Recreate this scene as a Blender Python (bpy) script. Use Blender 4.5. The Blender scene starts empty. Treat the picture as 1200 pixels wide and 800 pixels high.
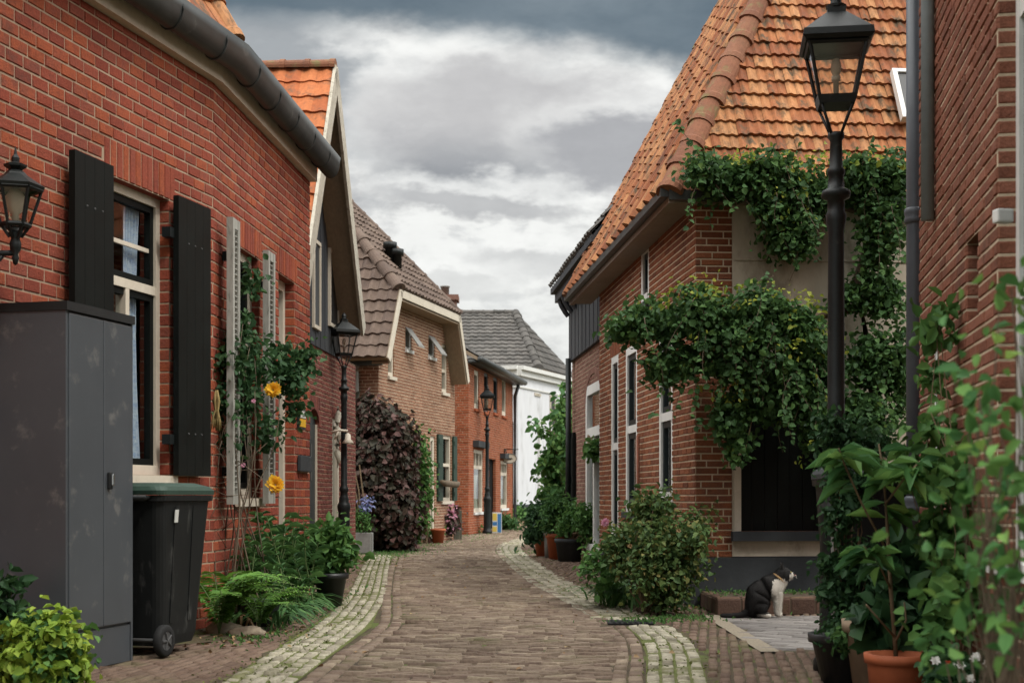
import bpy, bmesh, math, random
import numpy as np
from mathutils import Vector, Matrix, noise as mnoise
rng = np.random.default_rng(7)
random.seed(7)
scene = bpy.context.scene
COL = scene.collection
F_PX, CX, HY, EYE = 1667.0, 600.0, 580.0, 1.0     # 50 mm lens, horizon row, eye height (m)

# ---------------------------------------------------------------- camera
cam_d = bpy.data.cameras.new('camera'); cam = bpy.data.objects.new('camera', cam_d); COL.objects.link(cam)
cam.location = (0, 0, EYE); cam.rotation_euler = (math.radians(90), 0, 0)
cam_d.sensor_width = 36; cam_d.lens = 50.0; cam_d.shift_y = 0.15
cam_d.clip_start = 0.05; cam_d.clip_end = 2000
cam_d.dof.use_dof = True; cam_d.dof.focus_distance = 12.0; cam_d.dof.aperture_fstop = 4.2
scene.camera = cam

# ---------------------------------------------------------------- photo measurements -> metres
def P(px, py, D):
    return np.array([(px - CX) / F_PX * D, D, EYE + (HY - py) / F_PX * D])
def G(px, py):
    D = F_PX * EYE / (py - HY)
    return np.array([(px - CX) / F_PX * D, D])

# ---------------------------------------------------------------- objects
ORG = {}
def _link(o, parent):
    COL.objects.link(o)
    if parent is not None:
        o.parent = parent; ORG[o.name] = ORG[parent.name]
def thing(name, loc, label, cat, group=None):
    o = bpy.data.objects.new(name, None); o.empty_display_size = 0.1
    o.location = loc; COL.objects.link(o); ORG[o.name] = np.array(loc, float)
    return tag(o, label, cat, group)
def tag(o, label=None, cat=None, group=None, kind=None):
    if label: o['label'] = label
    if cat: o['category'] = cat
    if group: o['group'] = group
    if kind: o['kind'] = kind
    return o
class MB:
    def __init__(s): s.v = []; s.f = []; s.m = []; s.n = 0
    def add(s, vs, fs, m=0):
        b = s.n; s.v.extend([tuple(map(float, p)) for p in vs]); s.n += len(vs)
        for f in fs: s.f.append(tuple(b + i for i in f)); s.m.append(m)
    def quad(s, a, b, c, d, m=0): s.add([a, b, c, d], [(0, 1, 2, 3)], m)
    def tri(s, a, b, c, m=0): s.add([a, b, c], [(0, 1, 2)], m)
    def hexa(s, c8, m=0):      # bottom 4 then top 4
        s.add(c8, [(3, 2, 1, 0), (4, 5, 6, 7), (0, 1, 5, 4), (1, 2, 6, 5), (2, 3, 7, 6), (3, 0, 4, 7)], m)
    def box(s, c, size, rz=0, m=0, taper=1.0):
        ca, sa = math.cos(rz), math.sin(rz); out = []
        for k, z in ((1, -.5), (taper, .5)):
            for x, y in ((-.5, -.5), (.5, -.5), (.5, .5), (-.5, .5)):
                X, Y = x * size[0] * k, y * size[1] * k
                out.append((c[0] + ca * X - sa * Y, c[1] + sa * X + ca * Y, c[2] + z * size[2]))
        s.hexa(out, m)
    def bbox(s, c, size, rz=0, m=0, b=.01):       # box with chamfered edges
        bm = bmesh.new(); bmesh.ops.create_cube(bm, size=1)
        bmesh.ops.scale(bm, vec=Vector(size), verts=bm.verts)
        bmesh.ops.bevel(bm, geom=list(bm.edges), offset=b, segments=2, affect='EDGES', profile=.6)
        M = Matrix.Translation(Vector(c)) @ Matrix.Rotation(rz, 4, 'Z')
        bmesh.ops.transform(bm, matrix=M, verts=bm.verts); s.bm(bm, m)
    def bm(s, bm, m=0):
        bm.verts.index_update()
        s.add([tuple(v.co) for v in bm.verts], [tuple(v.index for v in f.verts) for f in bm.faces], m); bm.free()
    def tube(s, pts, r, n=8, m=0, cap=True):
        pts = [np.array(p, float) for p in pts]; k = len(pts)
        rs = r if hasattr(r, '__len__') else [r] * k
        vs = []; up = np.array([0, 0, 1.0])
        for i, p in enumerate(pts):
            t = pts[min(i + 1, k - 1)] - pts[max(i - 1, 0)]; t = t / (np.linalg.norm(t) + 1e-9)
            a = np.cross(t, up)
            if np.linalg.norm(a) < .05: a = np.cross(t, np.array([1.0, 0, 0]))
            a /= np.linalg.norm(a); b = np.cross(a, t)
            for j in range(n):
                q = 2 * math.pi * j / n
                vs.append(p + rs[i] * (math.cos(q) * a + math.sin(q) * b))
        fs = [(i * n + j, i * n + (j + 1) % n, (i + 1) * n + (j + 1) % n, (i + 1) * n + j) for i in range(k - 1) for j in range(n)]
        if cap: fs += [tuple(range(n - 1, -1, -1)), tuple(range((k - 1) * n, k * n))]
        s.add(vs, fs, m)
    def lathe(s, c, prof, n=16, m=0, rot=0, sq=False, cap=True):
        vs = []
        for r, z in prof:
            for j in range(n):
                a = 2 * math.pi * j / n + rot
                vs.append((c[0] + r * math.cos(a), c[1] + r * math.sin(a), c[2] + z))
        k = len(prof)
        fs = [(i * n + j, i * n + (j + 1) % n, (i + 1) * n + (j + 1) % n, (i + 1) * n + j) for i in range(k - 1) for j in range(n)]
        if cap: fs += [tuple(range(n - 1, -1, -1)), tuple(range((k - 1) * n, k * n))]
        s.add(vs, fs, m)
    def build(s, name, mats, parent=None, smooth=False):
        me = bpy.data.meshes.new(name); org = ORG[parent.name] if parent is not None else np.zeros(3)
        v = np.array(s.v, float).reshape(-1, 3) - org
        me.from_pydata(v.tolist(), [], s.f)
        if not isinstance(mats, (list, tuple)): mats = [mats]
        for m in mats: me.materials.append(m)
        if len(mats) > 1: me.polygons.foreach_set('material_index', s.m)
        if smooth:
            try: me.shade_smooth_by_angle(math.radians(40))
            except Exception: me.polygons.foreach_set('use_smooth', [True] * len(s.f))
        me.update()
        o = bpy.data.objects.new(name, me); _link(o, parent)
        if parent is None: ORG[o.name] = np.zeros(3)
        return o
def np_mesh(name, V, quads, mat, parent=None, smooth=False):
    me = bpy.data.meshes.new(name); org = ORG[parent.name] if parent is not None else np.zeros(3)
    V = V - org; n = len(quads); k = quads.shape[1]
    me.vertices.add(len(V)); me.vertices.foreach_set('co', V.astype(np.float32).ravel())
    me.loops.add(n * k); me.loops.foreach_set('vertex_index', quads.astype(np.int32).ravel())
    me.polygons.add(n); me.polygons.foreach_set('loop_start', np.arange(0, n * k, k, dtype=np.int32))
    if smooth: me.polygons.foreach_set('use_smooth', np.ones(n, bool))
    me.materials.append(mat); me.update(calc_edges=True); me.validate()
    o = bpy.data.objects.new(name, me); _link(o, parent)
    if parent is None: ORG[o.name] = np.zeros(3)
    return o

# ---------------------------------------------------------------- materials
def mat(name, cols, rough=.75, isl=0.0, nscale=6, namt=.25, bump=0.0, bscale=80, metal=0.0, spec=.3, trans=0.0,
        dirt=None, stretch=(1, 1, 1), pos=None, fine=0.0):
    m = bpy.data.materials.new(name); m.use_nodes = True; nt = m.node_tree; nd = nt.nodes; L = nt.links
    nd.clear(); out = nd.new('ShaderNodeOutputMaterial'); b = nd.new('ShaderNodeBsdfPrincipled')
    tc = nd.new('ShaderNodeTexCoord'); mp = nd.new('ShaderNodeMapping'); mp.inputs['Scale'].default_value = stretch
    L.new(tc.outputs['Object'], mp.inputs['Vector'])
    def nz(sc, det=5, ro=.6):
        t = nd.new('ShaderNodeTexNoise'); t.inputs['Scale'].default_value = sc; t.inputs['Detail'].default_value = det
        t.inputs['Roughness'].default_value = ro; L.new(mp.outputs['Vector'], t.inputs['Vector']); return t.outputs['Fac']
    def mth(op, a, c, d=None):
        t = nd.new('ShaderNodeMath'); t.operation = op
        for i, x in enumerate((a, c, d)):
            if x is None: continue
            if isinstance(x, (int, float)): t.inputs[i].default_value = x
            else: L.new(x, t.inputs[i])
        return t.outputs[0]
    n1 = nz(nscale)
    fac = mth('MULTIPLY_ADD', n1, 1.7, -.35)
    if isl > 0:
        g = nd.new('ShaderNodeNewGeometry'); r = g.outputs['Random Per Island']
        fac = mth('ADD', mth('MULTIPLY', r, isl), mth('MULTIPLY', fac, 1 - isl))
    rp = nd.new('ShaderNodeValToRGB'); e = rp.color_ramp.elements
    while len(e) < len(cols): e.new(.5)
    for i, c in enumerate(cols):
        e[i].position = pos[i] if pos else i / max(1, len(cols) - 1); e[i].color = (*c, 1)
    L.new(fac, rp.inputs['Fac']); col = rp.outputs['Color']
    if (isl > .7 and bump >= .9) or name.startswith('tile'):       # uneven firing and weathering over metres of wall
        n4 = nz(.9, 3); hv4 = nd.new('ShaderNodeHueSaturation'); L.new(mth('MULTIPLY_ADD', n4, .7, .65), hv4.inputs['Value']); L.new(col, hv4.inputs['Color']); col = hv4.outputs['Color']
    if namt > 0:
        n2 = nz(nscale * 4.3, 6); hv = nd.new('ShaderNodeHueSaturation')
        L.new(mth('MULTIPLY_ADD', n2, 2 * namt, 1 - namt), hv.inputs['Value']); L.new(col, hv.inputs['Color']); col = hv.outputs['Color']
    if dirt:
        dc, ds, lo, hi = dirt
        n3 = nz(ds, 6, .65); mr = nd.new('ShaderNodeMapRange'); mr.interpolation_type = 'SMOOTHSTEP'
        mr.inputs['From Min'].default_value = lo; mr.inputs['From Max'].default_value = hi; L.new(n3, mr.inputs['Value'])
        mx = nd.new('ShaderNodeMix'); mx.data_type = 'RGBA'; L.new(mr.outputs[0], mx.inputs['Factor'])
        L.new(col, mx.inputs['A']); mx.inputs['B'].default_value = (*dc, 1); col = mx.outputs['Result']
    L.new(col, b.inputs['Base Color'])
    b.inputs['Metallic'].default_value = metal; b.inputs['Specular IOR Level'].default_value = spec
    rn = mth('MULTIPLY_ADD', n1, .2, rough - .1); L.new(rn, b.inputs['Roughness'])
    if bump > 0:
        bp = nd.new('ShaderNodeBump'); bp.inputs['Strength'].default_value = bump; bp.inputs['Distance'].default_value = .01
        L.new(nz(bscale, 6, .65), bp.inputs['Height']); L.new(bp.outputs[0], b.inputs['Normal'])
    sh = b.outputs[0]
    if trans > 0:
        t = nd.new('ShaderNodeBsdfTranslucent'); hs = nd.new('ShaderNodeHueSaturation'); hs.inputs['Value'].default_value = 1.5
        hs.inputs['Hue'].default_value = .485; L.new(col, hs.inputs['Color']); L.new(hs.outputs[0], t.inputs['Color'])
        ms = nd.new('ShaderNodeMixShader'); ms.inputs[0].default_value = trans; L.new(sh, ms.inputs[1]); L.new(t.outputs[0], ms.inputs[2]); sh = ms.outputs[0]
    L.new(sh, out.inputs['Surface']); return m
def glass_mat(name, tint=(.9, .93, .92), refl=.22, rough=.03):
    m = bpy.data.materials.new(name); m.use_nodes = True; nt = m.node_tree; nd = nt.nodes; L = nt.links; nd.clear()
    out = nd.new('ShaderNodeOutputMaterial'); t = nd.new('ShaderNodeBsdfTransparent'); t.inputs[0].default_value = (*tint, 1)
    g = nd.new('ShaderNodeBsdfGlossy'); g.inputs['Roughness'].default_value = rough; g.inputs['Color'].default_value = (.9, .93, .95, 1)
    fr = nd.new('ShaderNodeFresnel'); fr.inputs['IOR'].default_value = 1.5
    a = nd.new('ShaderNodeMath'); a.operation = 'MULTIPLY_ADD'; L.new(fr.outputs[0], a.inputs[0]); a.inputs[1].default_value = .9; a.inputs[2].default_value = refl * .5; a.use_clamp = True
    ge = nd.new('ShaderNodeNewGeometry'); bk = nd.new('ShaderNodeMath'); bk.operation = 'MULTIPLY_ADD'; bk.inputs[1].default_value = -1; bk.inputs[2].default_value = 1; L.new(ge.outputs['Backfacing'], bk.inputs[0])
    a2 = nd.new('ShaderNodeMath'); a2.operation = 'MULTIPLY'; L.new(a.outputs[0], a2.inputs[0]); L.new(bk.outputs[0], a2.inputs[1]); a = a2
    ms = nd.new('ShaderNodeMixShader'); L.new(a.outputs[0], ms.inputs[0]); L.new(t.outputs[0], ms.inputs[1]); L.new(g.outputs[0], ms.inputs[2]); L.new(ms.outputs[0], out.inputs['Surface'])
    return m
M = {}
def brickmat(n, cols, **k):
    a = dict(rough=.85, isl=.75, nscale=14, namt=.48, bump=1.0, bscale=75, spec=.2); a.update(k); M[n] = mat(n, cols, **a)
brickmat('brick_red', [(.165, .040, .027), (.225, .051, .031), (.265, .061, .035), (.235, .066, .043), (.33, .082, .036), (.19, .050, .034)], dirt=((.10, .05, .04), 3.0, .56, .82))
brickmat('brick_corner', [(.11, .042, .025), (.19, .066, .034), (.26, .092, .042), (.20, .075, .045), (.31, .12, .055)], dirt=((.09, .05, .04), 2.2, .55, .8))
brickmat('brick_house', [(.14, .055, .036), (.23, .088, .054), (.29, .118, .075), (.19, .066, .044)], dirt=((.1, .06, .045), 1.8, .5, .8))
brickmat('brick_gable', [(.10, .035, .03), (.17, .055, .045), (.21, .07, .05), (.13, .04, .035)])
brickmat('brick_yellow', [(.17, .083, .052), (.25, .128, .08), (.29, .152, .095), (.20, .092, .058)])
brickmat('brick_far', [(.19, .05, .022), (.27, .075, .03), (.32, .09, .04), (.22, .055, .03)])
brickmat('brick_dull', [(.12, .055, .04), (.20, .10, .075), (.24, .13, .10), (.16, .06, .045)])
M['mortar'] = mat('mortar', [(.29, .21, .145), (.40, .30, .21)], rough=.95, nscale=5, namt=.3, bump=.4, bscale=150)
M['mortar_pale'] = mat('mortar_pale', [(.45, .36, .25), (.60, .49, .36)], rough=.95, nscale=5, namt=.3, bump=.4, bscale=150)
brickmat('paver', [(.105, .072, .053), (.175, .127, .093), (.225, .172, .126), (.14, .096, .073), (.29, .23, .165), (.125, .08, .062)], dirt=((.13, .12, .06), 1.6, .54, .78), bump=.95, bscale=60)
brickmat('paver_red', [(0.0935, 0.0612, 0.0450), (0.1403, 0.0918, 0.0672), (0.1700, 0.1173, 0.0850), (0.1148, 0.0723, 0.0553)], dirt=((.11, .10, .05), 1.5, .5, .72), bump=.95)
brickmat('sett', [(0.1847, 0.1652, 0.1215), (0.2916, 0.2624, 0.1944), (0.3888, 0.3548, 0.2722), (0.2333, 0.2041, 0.1604)], dirt=((.13, .135, .045), 2.4, .50, .70), bump=1.0, bscale=40)
brickmat('paver_grey', [(.17, .155, .145), (.22, .20, .185), (.26, .24, .22)], namt=.2)
brickmat('step_brick', [(.06, .035, .026), (.10, .058, .042), (.13, .08, .055)], dirt=((.10, .11, .04), 4, .5, .7), bump=.8, bscale=40)
M['moss_bed'] = mat('moss_bed', [(.05, .06, .018), (.10, .115, .03), (.13, .12, .06)], rough=.95, nscale=2.5, namt=.4, bump=.8, bscale=60)
M['gate_wood'] = mat('gate_wood', [(.07, .075, .055), (.12, .12, .09)], rough=.85, isl=.5, nscale=8, namt=.3)
M['gravel'] = mat('gravel', [(.13, .105, .075), (.25, .21, .155), (.34, .30, .23)], rough=.95, nscale=60, namt=.4, bump=.8, bscale=160)
M['soil'] = mat('soil', [(.035, .026, .018), (.07, .052, .032), (.10, .085, .04)], rough=.95, nscale=3, namt=.5, bump=.9, bscale=60, dirt=((.085, .11, .025), 2.2, .50, .66))
M['mud'] = mat('mud', [(.05, .036, .026), (.10, .072, .048)], rough=.95, nscale=14, namt=.4, bump=.7, bscale=50)
M['moss'] = mat('moss', [(.05, .065, .015), (.10, .12, .028), (.16, .17, .05)], rough=.95, isl=.5, nscale=8, namt=.4, trans=.1)
M['ground'] = mat('ground', [(.05, .055, .025), (.10, .085, .05)], rough=.95, nscale=.4, namt=.4, bump=.5, bscale=20)
def tilemat(n, cols, **k):
    a = dict(rough=.8, isl=.62, nscale=5, namt=.38, bump=.45, bscale=60, spec=.25); a.update(k); M[n] = mat(n, cols, **a)
tilemat('tile_orange', [(.10, .036, .02), (.23, .075, .03), (.31, .115, .045), (.42, .20, .085), (.16, .07, .042)], dirt=((.085, .06, .035), 9, .48, .68), stretch=(1, 1, .3))
tilemat('tile_bright', [(.28, .075, .028), (.38, .115, .04), (.44, .15, .055)], dirt=((.16, .085, .05), 6, .50, .72))
tilemat('tile_brown', [(.06, .042, .034), (.105, .073, .058), (.14, .10, .078), (.085, .06, .047)], dirt=((.2, .17, .12), 5, .6, .8))
tilemat('tile_grey', [(0.0360, 0.0331, 0.0302), (0.0648, 0.0605, 0.0554), (0.0936, 0.0864, 0.0792), (0.0540, 0.0468, 0.0432)], dirt=((.19, .17, .135), 6, .56, .8))
tilemat('ridge_tile', [(.13, .055, .032), (.21, .085, .045), (.17, .10, .06)], dirt=((.16, .135, .055), 6, .50, .7))
M['cream'] = mat('cream_paint', [(.52, .46, .37), (.62, .56, .46)], rough=.55, nscale=4, namt=.15, dirt=((.30, .26, .20), 9, .60, .82))
M['white'] = mat('white_paint', [(.62, .62, .60), (.72, .72, .69)], rough=.6, nscale=2, namt=.1, dirt=((.5, .49, .46), 3, .55, .85))
M['render_white'] = mat('white_render', [(.60, .61, .64), (.70, .71, .73)], rough=.85, nscale=1.2, namt=.12, dirt=((.36, .36, .36), 1.2, .5, .8), stretch=(1, 1, .3))
M['plaster'] = mat('plaster', [(.37, .32, .25), (.47, .415, .33), (.54, .48, .39)], rough=.9, nscale=1.6, namt=.2, bump=.3, bscale=30, dirt=((.21, .175, .13), 3, .5, .74), stretch=(1, 1, .5))
M['shutter_pale'] = mat('weathered_pale_paint', [(0.2448, 0.2376, 0.2088), (0.3600, 0.3528, 0.3168)], rough=.7, nscale=9, namt=.3, stretch=(1, 1, .3), dirt=((.12, .13, .11), 14, .56, .72))
M['black_paint'] = mat('black_green_paint', [(.003, .004, .0035), (.006, .008, .007)], rough=.55, nscale=5, namt=.3, spec=.16, bump=.06, bscale=9, dirt=((.014, .016, .012), 7, .64, .85))
M['dark_door'] = mat('dark_door_paint', [(.012, .018, .02), (.022, .03, .032)], rough=.45, nscale=4, namt=.3)
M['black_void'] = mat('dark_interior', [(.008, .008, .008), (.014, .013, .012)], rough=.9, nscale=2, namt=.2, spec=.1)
M['plinth'] = mat('plinth_paint', [(.03, .034, .038), (.045, .05, .054)], rough=.75, nscale=3, namt=.25, bump=.25, bscale=40, dirt=((.09, .085, .07), 6, .6, .82))
M['green_paint'] = mat('dark_green_paint', [(.012, .03, .02), (.02, .045, .03)], rough=.5, nscale=5)
M['wood_black'] = mat('black_boards', [(.02, .022, .026), (.038, .041, .047), (.055, .06, .066)], rough=.7, isl=.6, nscale=7, namt=.35, stretch=(1, 1, .12), bump=.3, bscale=30)
M['wood_barge'] = mat('weathered_barge_paint', [(.38, .35, .28), (.52, .49, .41)], rough=.7, nscale=6, namt=.3, dirt=((.20, .17, .12), 10, .52, .75))
M['wood_brown'] = mat('brown_boards', [(.20, .15, .10), (.28, .21, .145), (.33, .26, .18)], rough=.75, isl=.5, nscale=7, namt=.3, stretch=(1, 1, .3))
M['soffit'] = mat('soffit_boards', [(.20, .165, .135), (.27, .225, .185)], rough=.75, isl=.6, nscale=7, namt=.25)
M['zinc'] = mat('dark_zinc', [(.026, .029, .029), (.05, .054, .052)], rough=.45, metal=.15, nscale=3, namt=.3, spec=.5, dirt=((.12, .12, .11), 5, .58, .8))
M['pipe'] = mat('grey_pipe', [(.07, .084, .10), (.105, .12, .14)], rough=.42, nscale=2.5, namt=.2, spec=.45, dirt=((.12, .12, .12), 9, .6, .85))
M['iron'] = mat('lamp_iron', [(.006, .008, .008), (.014, .017, .017)], rough=.45, nscale=10, namt=.4, spec=.3, bump=.1, bscale=120, dirt=((.05, .052, .045), 12, .6, .8))
M['glass'] = glass_mat('clear_glass')
M['lamp_glass'] = glass_mat('lantern_glass', (.88, .85, .82), .12, .08)
M['frost'] = mat('milky_bulb', [(.55, .5, .42), (.65, .6, .5)], rough=.4, namt=0)
M['curtain_blue'] = mat('blue_curtain', [(.30, .40, .70), (.85, .87, .9)], rough=.9, nscale=40, namt=.2, stretch=(.4, .4, 1.2))
M['curtain'] = mat('net_curtain', [(.40, .38, .33), (.52, .5, .45)], rough=.95, nscale=12)
M['cabinet'] = mat('grey_steel', [(.076, .084, .094), (.096, .105, .116)], rough=.36, nscale=1.3, namt=.1, metal=.25, spec=.5, dirt=((.19, .19, .185), 7, .57, .78), bump=.03, bscale=6)
M['cab_top'] = mat('black_trim', [(.012, .012, .012), (.02, .02, .02)], rough=.6)
M['chrome'] = mat('chrome', [(.5, .5, .5), (.6, .6, .6)], rough=.2, metal=1, namt=0)
M['bin'] = mat('bin_plastic', [(.007, .008, .008), (.013, .014, .014)], rough=.55, nscale=6, namt=.3, stretch=(1, 1, .35), dirt=((.07, .07, .066), 9, .56, .76), spec=.22)
M['pipe_pale'] = mat('pale_pipe', [(.17, .205, .22), (.24, .28, .29)], rough=.5, nscale=3, namt=.25)
M['bin_lid'] = mat('bin_lid_plastic', [(.02, .042, .031), (.036, .066, .049)], rough=.55, nscale=5, namt=.3, dirt=((.14, .19, .15), 7, .58, .8))
M['rubber'] = mat('rubber', [(.01, .01, .01), (.018, .018, .018)], rough=.8)
M['hub'] = mat('grey_hub', [(.05, .05, .05), (.09, .09, .09)], rough=.6)
M['sticker'] = mat('sticker', [(.5, .5, .47), (.6, .6, .57)], rough=.6, namt=.1)
M['terracotta'] = mat('terracotta', [(.32, .085, .035), (.42, .12, .05)], rough=.65, nscale=4, namt=.15, dirt=((.3, .16, .1), 6, .62, .85))
M['beige_pot'] = mat('beige_pot', [(.24, .175, .12), (.33, .25, .175)], rough=.8, nscale=5, namt=.25)
M['black_pot'] = mat('black_pot', [(.012, .013, .014), (.022, .023, .025)], rough=.45, nscale=4, spec=.45)
M['grey_pot'] = mat('grey_pot', [(.18, .175, .165), (.26, .255, .24)], rough=.85, nscale=5, namt=.25)
M['bark'] = mat('bark', [(.06, .042, .03), (.12, .09, .062), (.17, .13, .09)], rough=.9, nscale=12, namt=.4, stretch=(1, 1, .25), bump=.5, bscale=50)
M['twig'] = mat('twig', [(.13, .09, .05), (.22, .16, .10)], rough=.85, nscale=8, namt=.3)
M['green_stem'] = mat('green_stem', [(.06, .10, .03), (.10, .14, .05)], rough=.7, nscale=8)
M['rock'] = mat('rock', [(.15, .10, .075), (.27, .22, .16), (.34, .30, .22)], rough=.9, nscale=7, namt=.35, bump=.7, bscale=18)
def leafmat(n, cols, **k):
    a = dict(rough=.58, isl=.8, nscale=3, namt=.22, spec=.18, trans=.26); a.update(k); M[n] = mat(n, cols, **a)
leafmat('leaf_creeper', [(0.0221, 0.0517, 0.0197), (0.0394, 0.0918, 0.0295), (0.0558, 0.1230, 0.0369), (0.0804, 0.1599, 0.0435), (0.2091, 0.2460, 0.0435)], pos=[0, .35, .65, .9, 1])
leafmat('leaf_rose', [(0.0148, 0.0435, 0.0172), (0.0320, 0.0804, 0.0295), (0.0615, 0.1230, 0.0435)])
leafmat('leaf_lily', [(0.026, 0.072, 0.026), (0.058, 0.138, 0.043), (0.109, 0.217, 0.065)])
leafmat('leaf_fern', [(0.048, 0.132, 0.022), (0.102, 0.228, 0.036), (0.144, 0.288, 0.054)])
leafmat('leaf_hosta', [(0.115, 0.196, 0.025), (0.230, 0.345, 0.046), (0.391, 0.483, 0.086)], trans=.28)
leafmat('leaf_dark', [(0.0148, 0.0418, 0.0180), (0.0271, 0.0713, 0.0271), (0.0435, 0.0984, 0.0344)])
leafmat('leaf_mid', [(0.036, 0.094, 0.029), (0.072, 0.167, 0.043), (0.123, 0.239, 0.065)])
leafmat('leaf_shrub', [(0.0271, 0.0558, 0.0197), (0.0558, 0.1050, 0.0320), (0.0984, 0.1476, 0.0435), (0.1845, 0.1353, 0.0435), (0.3198, 0.1230, 0.0369)], pos=[0, .4, .75, .93, 1])
leafmat('leaf_purple', [(0.0205, 0.0221, 0.0148), (0.0410, 0.0353, 0.0221), (0.0869, 0.0459, 0.0394), (0.1337, 0.0664, 0.0566)], pos=[0, .45, .75, 1], trans=.12)
leafmat('leaf_near', [(0.0290, 0.0986, 0.0334), (0.0660, 0.1716, 0.0466), (0.1320, 0.2640, 0.0660), (0.3168, 0.3960, 0.0792)], pos=[0, .5, .85, 1], trans=.3)
leafmat('leaf_tree', [(0.029, 0.087, 0.029), (0.058, 0.145, 0.043), (0.102, 0.217, 0.058), (0.174, 0.290, 0.087)])
leafmat('leaf_tip', [(0.1200, 0.1800, 0.0225), (0.2100, 0.2550, 0.0375), (0.3000, 0.3000, 0.0525)], trans=.35)
leafmat('leaf_dead', [(0.160, 0.090, 0.040), (0.260, 0.160, 0.080), (0.320, 0.240, 0.120)], trans=.05)
leafmat('petal_yellow', [(.75, .42, .03), (.85, .58, .06)], trans=.3)
leafmat('petal_pink', [(.6, .25, .35), (.7, .4, .5)], trans=.3)
leafmat('petal_white', [(.7, .7, .65), (.8, .8, .78)], trans=.2)
leafmat('petal_red', [(.4, .04, .02), (.5, .08, .03)], trans=.2)
leafmat('petal_blue', [(.16, .18, .36), (.25, .27, .45)], trans=.2)
# ---------------------------------------------------------------- masonry helpers
class Wall:
    def __init__(s, p0, p1):
        s.p0 = np.array(p0, float); s.p1 = np.array(p1, float); s.L = float(np.linalg.norm(s.p1 - s.p0))
        s.d = (s.p1 - s.p0) / s.L; s.n = np.array([s.d[1], -s.d[0]])
    def pt(s, a, z, o=0.0):
        q = s.p0 + s.d * a + s.n * o; return np.array([q[0], q[1], z])
    def px(s, px, py, o=0.0):
        u, v = (px - CX) / F_PX, (HY - py) / F_PX
        b = s.p0 + s.n * o; D = (b @ s.n) / (u * s.n[0] + s.n[1])
        return float((np.array([u * D, D]) - b) @ s.d), EYE + v * D
    def rect(s, x0, y0, x1, y1, o=0.0):          # photo rectangle -> wall rectangle (s0, s1, z0, z1)
        a, zt = s.px(x0, y0, o); b, zb = s.px(x1, y1, o)
        return a, b, zb, zt
def wbox(mb, W, a, b, z0, z1, o0, o1, m=0):
    mb.hexa([W.pt(a, z0, o1), W.pt(b, z0, o1), W.pt(b, z0, o0), W.pt(a, z0, o0),
             W.pt(a, z1, o1), W.pt(b, z1, o1), W.pt(b, z1, o0), W.pt(a, z1, o0)], m)
def frus(mb, o, ax, ay, n, w, h, m=0, prot=.006, ins=.005):
    i = min(ins, w * .3, h * .3); p = prot
    vs = [o, o + ax * w, o + ax * w + ay * h, o + ay * h]
    j = [random.uniform(-.0015, .0015) for _ in range(4)]
    vs += [o + ax * i + ay * i + n * (p + j[0]), o + ax * (w - i) + ay * i + n * (p + j[1]), o + ax * (w - i) + ay * (h - i) + n * (p + j[2]), o + ax * i + ay * (h - i) + n * (p + j[3])]
    mb.add(vs, [(4, 5, 6, 7), (0, 1, 5, 4), (1, 2, 6, 5), (2, 3, 7, 6), (3, 0, 4, 7)], m)
Z3 = np.array([0, 0, 1.0])
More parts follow.
